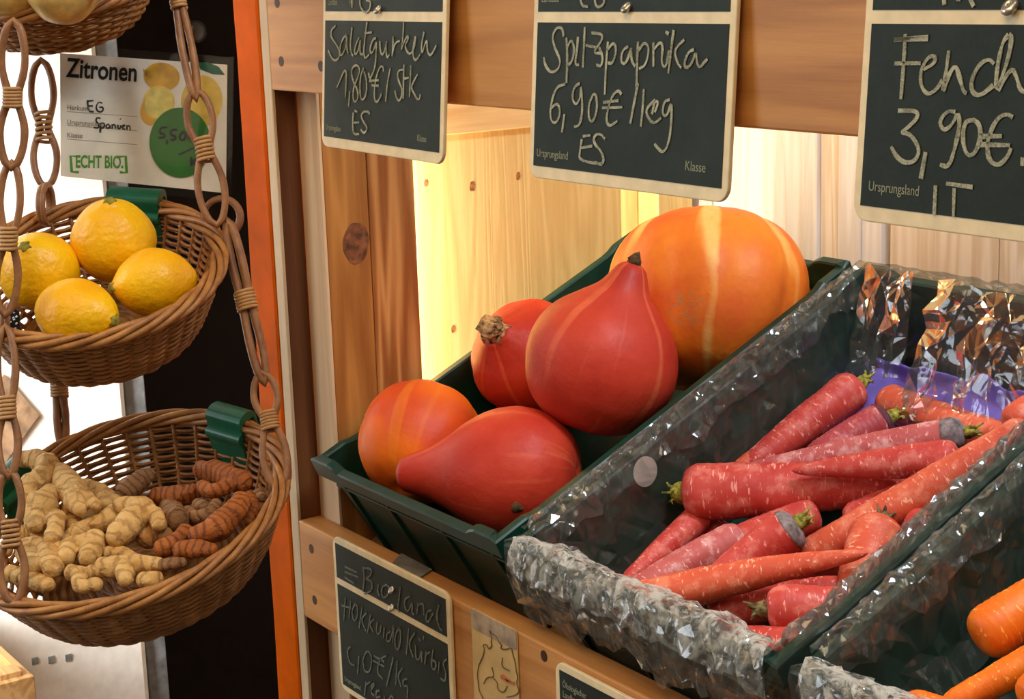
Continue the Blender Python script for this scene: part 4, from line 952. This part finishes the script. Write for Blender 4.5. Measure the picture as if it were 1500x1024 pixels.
# ------------------------------------------------------------------ willow chains
def link(par, A, B, w, wrap=.5, wr=.16, rad=.0030, pinch=.30, side=None):
    ax = B - A; L = ax.length; u = ax / L; sd = ((side or _R) - u * (side or _R).dot(u)).normalized(); bk = u.cross(sd)
    def W(t):
        if t < wrap: s = t / wrap; a = sin(pi * min(1, s * 1.0)) ** .5 if s < .5 else pinch + (1 - pinch) * (cos(pi * (s - .5)) ** 1.2)
        else:
            s = (1 - t) / (1 - wrap); a = sin(pi * min(1, s)) ** .5 if s < .5 else pinch + (1 - pinch) * (cos(pi * (s - .5)) ** 1.2)
        return a * w / 2
    n = 26; pts = []
    for i in range(n + 1): t = i / n; pts.append(A + u * L * t + sd * W(t) + bk * .0012 * sin(7 * t))
    for i in range(n - 1, 0, -1): t = i / n; pts.append(A + u * L * t - sd * W(t) - bk * .0012 * sin(5 * t))
    c = MB(); sdn = RND.random() * 9
    c.tube(pts, rad, 8, True, lump=lambda i, th: 1 + .12 * noise.noise(V(i * .25, sdn, 0)))
    o = c.build('link', M['chain'], par)
    c = MB(); pts = []; turns = 6
    for i in range(turns * 14 + 1):
        th = 2 * pi * i / 14; t = wrap - wr / 2 + wr * i / (turns * 14); rr = w / 2 * pinch + rad * 1.15
        pts.append(A + u * L * t + sd * rr * cos(th) + bk * (rad * 2.0) * sin(th))
    c.tube(pts, .0016, 6); c.build('binding', M['binding'], o)
    return o
def dp(P): return depth_of(P)
def chain(label, specs, rings=()):
    e = empty('willow_chain', specs[0][0], label, 'chain', 'willow link chains of the hanging baskets')
    for s in specs: link(e, *s)
    for (P, n, rr) in rings:
        n = Vector(n).normalized(); a = n.orthogonal().normalized(); b = n.cross(a); c = MB()
        for q in range(2): c.tube([P + n * .0034 * (q - .5) + (a * cos(t) + b * sin(t)) * (rr + .001 * q) for t in [2 * pi * j / 26 for j in range(26)]], .0026, 7, True)
        c.build('ring', M['chain'], e)
    return e
dLF, dGF = dp(ol(18, 482)), dp(og(20, 872)); dLR, dGR = dp(ol(66, 305)), dp(og(92, 642)); dLRt, dGRt = dp(ol(322, 348)), dp(og(412, 690))
dTF = dp(ot(18, 48))
px = lambda w, d=1.36: w * d / FPX
lerp = lambda a, b, t: a + (b - a) * t
chain('front left willow chain between the top and lemon baskets', [
 (at(20, 30, dTF - .01), at(17, 246, lerp(dTF, dLF, .5) - .008), px(34), .52, .14), (at(17, 238, lerp(dTF, dLF, .5) - .008), at(8, 462, dLF - .012), px(30), .5, .16)], [(ol(14, 470) , _R, .012)])
chain('front left willow chain between the lemon and ginger baskets', [
 (at(8, 478, dLF - .012), at(13, 698, lerp(dLF, dGF, .5) - .012), px(27), .55, .16), (at(13, 690, lerp(dLF, dGF, .5) - .012), at(20, 884, dGF - .010), px(34), .48, .22)], [])
chain('rear willow chain between the top and lemon baskets, by the card', [
 (at(60, 88, dLR + .006), at(68, 274, dLR + .004), px(37), .53, .24)], [(ol(67, 300, .008), _R, .016)])
chain('rear willow chain between the lemon and ginger baskets', [
 (at(85, 540, dGR + .002), at(92, 652, dGR + .004), px(13), .25, .24, .0036, .7)], [])
chain('right willow chain between the top and lemon baskets, before the card', [
 (at(238, -120, dLRt - .01), at(288, 146, dLRt - .012), px(15), .45, .10, .0032, .5), (at(286, 132, dLRt - .012), at(318, 330, dLRt - .010), px(40), .44, .18)], [(ol(325, 318, .004), _F, .015)])
chain('right willow chain between the lemon and ginger baskets', [
 (at(333, 322, dLRt - .006), at(388, 562, lerp(dLRt, dGRt, .6) - .006), px(17), .5, .12, .0036, .75), (at(384, 546, lerp(dLRt, dGRt, .6) - .006), at(410, 716, dGRt - .014), px(36), .42, .16)], [])

# ------------------------------------------------------------------ lemons
def lemon(label, P, axis, r, el=1.22, seed=0):
    prof = [(.0, -el * 1.0), (.09, -el * 1.0), (.15, -el * .975), (.24, -el * .92), (.36, -el * .86), (.64, -el * .68), (.90, -el * .34), (1, 0), (.91, el * .36), (.66, el * .68), (.40, el * .87), (.25, el * .95), (.13, el * .995), (0, el * 1.01)]
    pf = spline2([(a * r, b * r) for a, b in prof], 5)
    c = MB(); c.lathe(pf, 56, lambda i, th: 1 + .02 * noise.noise(V(cos(th) * 1.4, sin(th) * 1.4, pf[i][1] / r * 1.6 + seed * 3)) + .007 * noise.noise(V(cos(th) * 7, sin(th) * 7, pf[i][1] / r * 7 + seed)))
    o = c.build('lemon', M['lemon'], mw=frame_from(P, axis)); ORG[o.name] = V(0, 0, 0); tag(o, label, 'lemon', 'lemons in the middle basket')
    s = MB(); s.tube([V(0, 0, -el * r + .002), V(0, 0, -el * r - .0006), V(0, 0, -el * r - .0018)], [.0052, .0044, .0026], 12, lump=lambda i, th: 1 + .2 * sin(5 * th)); s.build('stem_end', M['lemon_stem'], o)
    return o
lemon('lemon at the left with its green stem end facing out', ol(58, 398, .004), img_axis(.1, .50, -.80), px(60, 1.38), 1.10, 1)
lemon('lemon standing highest, at the back against the green clip', ol(166, 352, .012), img_axis(-.05, .80, -.55), px(62, 1.43), 1.07, 2)
lemon('lemon at the right lying with its tip to the left', ol(226, 414, .004), img_axis(.88, -.14, -.40), px(51, 1.38), 1.24, 3)
lemon('lemon lowest at the front rim of the basket', ol(113, 460, .004), img_axis(-.90, -.16, -.42), px(53, 1.34), 1.34, 4)
# black spotted cloth at the left inside the lemon basket
c = MB(); q = [ol(*p) for p in ((-30, 440, .004), (26, 455, .006), (30, 486, .0), (-30, 500, -.006))]
nq = (q[1] - q[0]).cross(q[3] - q[0]).normalized(); nq = nq if nq.dot(_F) < 0 else -nq
g = 8; vs = []
for i in range(g + 1):
    for j in range(g + 1):
        a = q[0].lerp(q[1], i / g); b = q[3].lerp(q[2], i / g); vs.append(a.lerp(b, j / g) + nq * .004 * sin(i * .8) * sin(j * .9))
c.add(vs, [(i * (g + 1) + j, (i + 1) * (g + 1) + j, (i + 1) * (g + 1) + j + 1, i * (g + 1) + j + 1) for i in range(g) for j in range(g)])
ct = c.build('spotted_cloth', M['black_cloth']); tag(ct, 'black cloth with white dots tucked in the lemon basket at the left edge', 'cloth'); sm = ct.modifiers.new('thick', 'SOLIDIFY'); sm.thickness = .0015
c = MB()
for i in range(9):
    for j in range(5):
        fx = (i + .5 * (j % 2)) / 9; fy = (j + .5) / 5.3; a = q[0].lerp(q[1], fx).lerp(q[3].lerp(q[2], fx), fy) + nq * (.004 * sin(fx * g * .8) * sin(fy * g * .9) + .0006)
        u = (q[1] - q[0]).normalized(); w = nq.cross(u); rr = .0011
        c.add([a + (u * cos(2 * pi * k / 8) + w * sin(2 * pi * k / 8)) * rr for k in range(8)], [tuple(range(8))])
dots = c.build('white_dots', M['white_dot'], ct, False); dots['kind'] = 'stuff'

# ------------------------------------------------------------------ onions in the top basket
def onion(label, P, axis, r, seed):
    prof = [(0, -.8), (.3, -.83), (.75, -.62), (1, -.1), (.9, .4), (.55, .78), (.25, 1.0), (.12, 1.2), (.07, 1.4), (0, 1.42)]
    pf = spline2([(a * r, b * r) for a, b in prof], 4)
    c = MB(); c.lathe(pf, 40, lambda i, th: 1 + .012 * sin(9 * th + seed))
    o = c.build('onion', M['onion'], mw=frame_from(P, axis)); ORG[o.name] = V(0, 0, 0); return tag(o, label, 'onion', 'onions in the top basket')
M['onion'] = plain('onion_skin', (226, 186, 104), .4, .4, .1, .10, 60)
onion('pale yellow onion at the right in the top basket', ot(92, -22, .018), img_axis(.75, .15, .4), .030, 1)
onion('pale yellow onion at the left edge of the top basket', ot(20, -20, .016), img_axis(-.3, -.5, .2), .026, 2)

# ------------------------------------------------------------------ clips and the lemon card
def clip(label, B, px_, py_, length, flap, tilt=0.0, ridge=True):
    C_, n, e1, e2, r = B
    P = on(C_, n, px_, py_); rad = (P - C_); rad = (rad - n * rad.dot(n)).normalized(); P = C_ + rad * r
    inw = -rad; tan = n.cross(inw).normalized()
    prof = []
    for j in range(13): th = radians(180 - 15 * j); prof.append((.0105 * cos(th), .0055 + .0070 * sin(th)))
    prof += [(.0105, -.003), (.0135, -.006)] + [(.0135, -flap), (.0112, -flap), (.0112, -.010)] + [(.0078, -.004), (.0078, .0045), (-.0078, .0045), (-.0078, -.012), (-.0105, -.012)]
    if ridge:
        i0 = 13
        prof = prof[:i0] + [(.0108 + .0055 * sin(radians(20 * j)), -.003 - .0055 * (1 - cos(radians(20 * j)))) for j in range(0, 8)] + [(.0135, -.016)] + prof[i0 + 2:]
    c = MB(); m_ = len(prof)
    vs = [P + inw * a + n * b - tan * length / 2 for a, b in prof] + [P + inw * a + n * b + tan * length / 2 for a, b in prof]
    c.add(vs, [tuple(range(m_)), tuple(range(2 * m_ - 1, m_ - 1, -1))] + [(j, (j + 1) % m_, m_ + (j + 1) % m_, m_ + j) for j in range(m_)])
    o = c.build('green_clip', M['clip'], smooth=False, org=P); tag(o, label, 'clip', 'green plastic clips on the basket rims'); return o, P
c1, PC = clip('green clip on the rear rim of the lemon basket, under the card', LB, 205, 290, .047, .040)
clip('green clip on the right rear rim of the ginger basket', GB, 345, 612, .040, .042)
clip('green clip at the left edge on the ginger basket rim', GB, 4, 706, .040, .040)
NCd = (-_F + _R * .10 + _U * .02).normalized(); PCd = PC + V(0, 0, .004) - NCd * .004
def oc(px_, py_, l=0): return on(PCd + NCd * l, NCd, px_, py_)
cd = empty('price_card', PC, 'white paper card reading Zitronen with a green price disc, above the lemon basket', 'price card')
def poly(name, pts, l0, l1, mat, par, bev=0):
    c = MB(); n = len(pts); vs = [oc(x, y) + NCd * l0 for x, y in pts] + [oc(x, y) + NCd * l1 for x, y in pts]
    c.add(vs, [tuple(range(n)), tuple(range(2 * n - 1, n - 1, -1))] + [(j, (j + 1) % n, n + (j + 1) % n, n + j) for j in range(n)])
    return c.build(name, mat, par, False)
paper = poly('paper', [(88, 78), (333, 95), (331, 283), (89, 258)], 0, .0005, M['card'], cd)
poly('clear_sleeve', [(85, 66), (343, 85), (339, 297), (86, 269)], .0030, .0034, M['sleeve'], cd)
cx_ = lambda x, y: (80 + x / 4.452, 70 + y / 4.452)
def ell(cx, cy, rx, ry, rot=0, n=40, a0=0, a1=360):
    out = []
    for j in range(n):
        th = radians(a0 + (a1 - a0) * j / n); x = rx * cos(th); y = ry * sin(th); out.append(cx_(cx + x * cos(rot) - y * sin(rot), cy + x * sin(rot) + y * cos(rot)))
    return out
poly('lemon_picture', ell(960, 350, 135, 170, .1), .0006, .0008, M['lemon_print'], cd)
poly('lemon_picture', ell(700, 190, 118, 92, .12) , .0008, .0010, M['lemon_print_dark'], cd)
poly('lemon_picture', [cx_(*p) for p in ((575, 140), (620, 150), (640, 200), (600, 200))], .0008, .0010, M['lemon_print_dark'], cd)
poly('lemon_picture', ell(640, 410, 80, 100, .2), .0008, .0010, M['lemon_print_dark'], cd)
poly('lemon_picture', ell(680, 360, 104, 112, .1), .0010, .0012, M['lemon_print'], cd)
poly('lemon_picture', ell(680, 362, 90, 98, .1), .0012, .0014, M['lemon_flesh'], cd)
poly('leaf_picture', [cx_(*p) for p in ((935, 98), (1000, 95), (1070, 125), (1112, 178), (1030, 172), (950, 140))], .0008, .0010, M['leaf_print'], cd)
disc_ = poly('price_disc', ell(820, 620, 200, 228, -.05, 60), .0015, .0018, M['green_disc'], cd)
CXF = (80, 70, 4.452)
def card_ink(name, lines, width, mat='ink', l=.0004, smooth=2): return strokes(name, (PCd + NCd * l, NCd), lines, CXF, width, M[mat], cd, smooth, .0004)
card_ink('price_writing', [[(735, 520), (690, 520), (685, 560), (715, 560), (722, 585), (675, 588)], [(735, 600), (730, 632)], [(800, 535), (760, 535), (755, 572), (785, 572), (790, 600), (755, 602)], [(840, 545), (815, 575), (822, 605), (850, 600), (858, 565), (840, 545)], [(905, 555), (885, 570), (885, 605), (910, 610)], [(868, 575), (900, 578)], [(868, 590), (900, 593)],
 [(810, 698), (912, 652)], [(890, 710), (893, 770)], [(935, 720), (895, 745), (930, 768)], [(945, 790), (915, 790), (915, 815), (945, 800), (940, 830), (910, 835)]], .0019, 'ink', .0021)
card_ink('hand_writing', [[(215, 345), (220, 415), (255, 418)], [(212, 348), (255, 345)], [(218, 380), (250, 380)], [(312, 362), (285, 352), (268, 390), (285, 420), (315, 415), (318, 388), (292, 388)],
 [(300, 460), (275, 455), (268, 480), (292, 500), (285, 525), (255, 520)], [(300, 490), (298, 555)], [(300, 495), (325, 490), (325, 520), (303, 525)], [(355, 498), (335, 505), (340, 528), (358, 520), (358, 498), (365, 528)], [(375, 500), (377, 528)], [(377, 508), (392, 498), (400, 528)], [(412, 502), (414, 530), (430, 525), (432, 505)], [(428, 462), (432, 468)], [(445, 518), (460, 505), (445, 505), (440, 528), (462, 532)], [(472, 505), (472, 538)], [(474, 515), (490, 505), (494, 540)]], .0014, 'ink')
card_ink('rule_line', [[(82, 416), (540, 450)], [(82, 505), (540, 543)], [(82, 595), (540, 632)]], .00045, 'ink_grey', .0003, 0)
card_ink('logo_bracket', [[(152, 710), (104, 706), (112, 808), (158, 812)]], .0024, 'green_print', .0003, 0)
card_ink('logo_bracket', [[(415, 712), (464, 708), (470, 814), (425, 812)]], .0024, 'green_print', .0003, 0)
ux = (oc(*cx_(430, 212)) - oc(*cx_(78, 188))).normalized(); uy = NCd.cross(ux).normalized(); ORG[cd.name] = PC
text('title_print', 'Zitronen', oc(*cx_(76, 188)), ux, uy, .0230, M['ink'], cd, .0005, .0008, .72)
ux2 = (oc(*cx_(440, 784)) - oc(*cx_(140, 780))).normalized(); uy2 = NCd.cross(ux2).normalized()
text('logo_print', 'ECHT BIO.', oc(*cx_(136, 780)), ux2, uy2, .0148, M['green_print'], cd, .0004, .0008, .585)
for s_, x_, y_ in (('Herkunft', 80, 404), ('Ursprungsland', 80, 500), ('Klasse', 80, 584)): text('small_print', s_, oc(*cx_(x_, y_)), ux, uy, .0062, M['ink_grey'], cd, 0, .0008, .85)

# ------------------------------------------------------------------ ginger and turmeric
def root(label, fingers, h, mat, name='ginger_root', cat='ginger', group='ginger roots in the lowest basket', rings=.10, fq=2.2, vox=.0012):
    """fingers: chains of (x, y, radius, lift) in the units of the basket close-up; h: height above the rim plane."""
    segs = []; c = MB()
    for fg in fingers:
        pts = []; rr = []
        for q in fg:
            x, y, r = q[:3]; lift = q[3] if len(q) > 3 else 0
            P = og(x / 3.75, 640 + y / 3.75, h + lift); pts.append(P); rr.append(1.22 * r / 3.75 * depth_of(P) / FPX)
        if len(pts) == 1: pts.append(pts[0] + _R * rr[0] * .3); rr.append(rr[0])
        u0 = (pts[0] - pts[1]).normalized(); u1 = (pts[-1] - pts[-2]).normalized(); n_ = 6
        path = []; rad = []
        for j in range(4): th = radians(90 - 22.5 * j); path.append(pts[0] + u0 * rr[0] * sin(th) * .85); rad.append(max(.0006, rr[0] * cos(th) * 1.0))
        sp = spline(pts, n_)
        for j, p in enumerate(sp):
            t = j / n_; a = int(min(t, len(rr) - 1.001)); path.append(p); rad.append(rr[a] + (rr[min(a + 1, len(rr) - 1)] - rr[a]) * (t - a))
        for j in range(1, 5): th = radians(22.5 * j); path.append(pts[-1] + u1 * rr[-1] * sin(th) * .85); rad.append(max(.0006, rr[-1] * cos(th)))
        sd = RND.random() * 80
        L = 0; rad2 = []
        for i in range(len(path)):
            if i: L += (path[i] - path[i - 1]).length
            rad2.append(rad[i] * (1 + .20 * noise.noise(V(L * 90, sd, 0))))
        segs.append(path)
        c.tube(path, rad2, 14, lump=lambda i, th: 1 + .20 * noise.noise(V(cos(th) * 1.3, sin(th) * 1.3, i * .3 + sd)))
    o = c.build(name, M[mat])
    rm = o.modifiers.new('r', 'REMESH'); rm.mode = 'VOXEL'; rm.voxel_size = vox * .9
    sm = o.modifiers.new('s', 'SMOOTH'); sm.iterations = 2; sm.factor = .5
    ROOTS.append((o, segs)); return tag(o, label, cat, group)
ROOTS = []
G = lambda lab, f, h, mat='ginger': root(lab, f, h, mat)
G('topmost pale ginger root at the left, leaning on the chain', [[(120, 125, 34), (200, 120, 48), (270, 160, 55)], [(270, 160, 55), (230, 230, 56), (170, 260, 50)], [(170, 260, 50), (150, 325, 34)]], .016)
G('pale ginger root with two small nubs, right of the topmost one', [[(325, 190, 46), (380, 270, 62), (430, 350, 64)], [(430, 350, 60), (440, 400, 34)], [(480, 340, 34), (530, 378, 28)], [(390, 330, 40), (372, 352, 22)]], .012)
G('fat pale ginger root below the topmost one', [[(285, 310, 55), (240, 370, 72), (200, 430, 66)], [(200, 430, 60), (195, 480, 48)], [(310, 440, 40), (305, 500, 40), (285, 555, 36)]], .012)
G('ginger root behind the pair of nubs', [[(470, 270, 38), (560, 310, 42), (640, 350, 34)], [(560, 310, 40), (590, 370, 34)]], -.010)
G('branched ginger root in the middle of the left pile', [[(365, 390, 36), (400, 480, 38), (420, 540, 34)], [(340, 575, 30), (440, 510, 40), (560, 470, 44), (640, 420, 50)]], -.002)
G('large ginger root with a cut end in the centre of the pile', [[(660, 380, 42), (770, 400, 62), (700, 490, 70), (640, 555, 54)], [(790, 400, 50), (850, 430, 42), (875, 480, 36)]], .004)
G('knuckled ginger root in front of the centre', [[(300, 620, 36), (400, 590, 42), (480, 575, 46)], [(520, 570, 58), (490, 660, 50)], [(385, 600, 48), (365, 665, 44)]], .004)
G('ginger root with two broken ends at the left front', [[(130, 610, 44), (210, 600, 46), (270, 640, 44)], [(160, 640, 56), (180, 710, 52)], [(270, 650, 54), (290, 720, 58)]], .004)
G('slim ginger root under the knuckled one', [[(590, 640, 32), (660, 640, 36), (740, 665, 28)]], -.004)
G('ginger root with brown tip lying along the front rim', [[(570, 720, 52), (660, 710, 56), (760, 700, 44), (860, 700, 40)], [(690, 740, 44), (690, 785, 36)]], .003)
G('small y-shaped ginger root at the front rim', [[(395, 745, 40), (450, 750, 34)], [(430, 760, 30), (445, 820, 34), (530, 810, 36)], [(500, 745, 36), (560, 740, 26)]], .002)
G('tip of a ginger root just above the front rim', [[(790, 785, 42), (860, 780, 38)]], .000)
G('brownish ginger root beside the dark gap', [[(800, 550, 54), (850, 510, 58), (900, 540, 44)]], -.010, 'ginger_brown')
G('ginger root low at the left, behind the chain', [[(60, 750, 40), (160, 780, 44), (270, 815, 34)]], -.002)
G('ginger root at the left edge of the basket', [[(90, 560, 40), (160, 530, 44), (210, 545, 32)], [(-10, 630, 44), (30, 620, 40)]], .000)
G('ginger root deep in the pile, left of centre', [[(330, 470, 50), (480, 430, 50), (600, 400, 50)]], -.020)
G('ginger root deep in the pile at the front', [[(150, 740, 50), (380, 690, 55), (620, 680, 50)]], -.022)
T = lambda lab, f, h, mat='turmeric': root(lab, f, h, mat, 'turmeric_root', 'turmeric', 'turmeric roots in the lowest basket')
T('grey-brown turmeric root standing highest in the middle', [[(690, 300, 54), (760, 245, 48), (820, 205, 34)]], -.008, 'turmeric_grey')
T('turmeric root behind the centre, half buried', [[(860, 320, 40), (960, 320, 48), (1060, 310, 44)]], -.018)
T('orange turmeric root lying below the green clip', [[(1110, 180, 46), (1220, 205, 56), (1340, 250, 50)], [(1110, 270, 30), (1160, 300, 36), (1260, 270, 32)]], -.006)
T('large ringed orange turmeric root at the right', [[(1330, 350, 44), (1270, 430, 58), (1170, 510, 60), (1080, 540, 46)]], .004)
T('turmeric root with a knob beside the dark gap', [[(1020, 520, 40), (960, 580, 42), (890, 615, 44)]], -.002)
T('orange turmeric root at the front rim', [[(990, 620, 42), (1080, 615, 46), (1160, 620, 36)]], .002)
T('round grey turmeric root in the middle', [[(930, 400, 52), (970, 450, 62)]], -.006, 'turmeric_grey')
T('crooked thin turmeric root behind the ringed one', [[(1030, 410, 30), (1080, 440, 34), (1150, 420, 34), (1190, 365, 26)]], -.010, 'turmeric_grey')
T('small round turmeric root below the orange one', [[(1090, 375, 34), (1120, 385, 32)]], -.010, 'turmeric_grey')
T('turmeric root tucked behind the ringed one at the rim', [[(1370, 330, 34), (1385, 400, 36), (1360, 460, 30)]], -.010)
T('turmeric stub at the far right of the basket', [[(1420, 310, 28), (1440, 330, 26)]], -.008, 'turmeric_grey')
T('brown turmeric tip at the end of the rim ginger', [[(890, 705, 34), (960, 695, 32), (1005, 690, 24)]], .003, 'turmeric_grey')
T('turmeric root deep below the ringed one', [[(1050, 470, 50), (1250, 420, 50)]], -.028)
T('turmeric root deep in the middle', [[(800, 400, 50), (1000, 330, 50)]], -.034, 'turmeric_grey')
bpy.context.view_layer.update(); dg = bpy.context.evaluated_depsgraph_get()
from mathutils.kdtree import KDTree
for o, segs in ROOTS:
    me = bpy.data.meshes.new_from_object(o.evaluated_get(dg)); o.modifiers.clear(); o.data = me
    pts = []; val = []
    for pa in segs:
        L = RND.random() * .01
        for i in range(len(pa) - 1):
            d = (pa[i + 1] - pa[i]).length
            for k_ in range(4): pts.append(pa[i].lerp(pa[i + 1], k_ / 4)); val.append(L + d * k_ / 4)
            L += d
    kd = KDTree(len(pts)); [kd.insert(p, i) for i, p in enumerate(pts)]; kd.balance()
    for nm in ('axial', 'around'):
        if nm in me.attributes: me.attributes.remove(me.attributes[nm])
    vals = []
    for v in me.vertices:
        r3 = kd.find_n(v.co + o.location, 3); ws = [1 / (d + 1e-5) for _, _, d in r3]; vals.append(sum(val[i] * w for (_, i, _), w in zip(r3, ws)) / sum(ws) if max(val[i] for _, i, _ in r3) - min(val[i] for _, i, _ in r3) < .02 else val[r3[0][1]])
    me.attributes.new('axial', 'FLOAT', 'POINT').data.foreach_set('value', vals)
    me.polygons.foreach_set('use_smooth', [True] * len(me.polygons))
    if not me.materials: me.materials.append(o.active_material)

# lettering becomes real mesh
for o in [o for o in COL.objects if o.type == 'FONT']:
    me = bpy.data.meshes.new_from_object(o.evaluated_get(dg)); nm = o.name; n = bpy.data.objects.new('lettering', me); COL.objects.link(n)
    n.parent = o.parent; n.matrix_basis = o.matrix_basis.copy(); n.name = nm.split('.')[0]
    bpy.data.objects.remove(o)
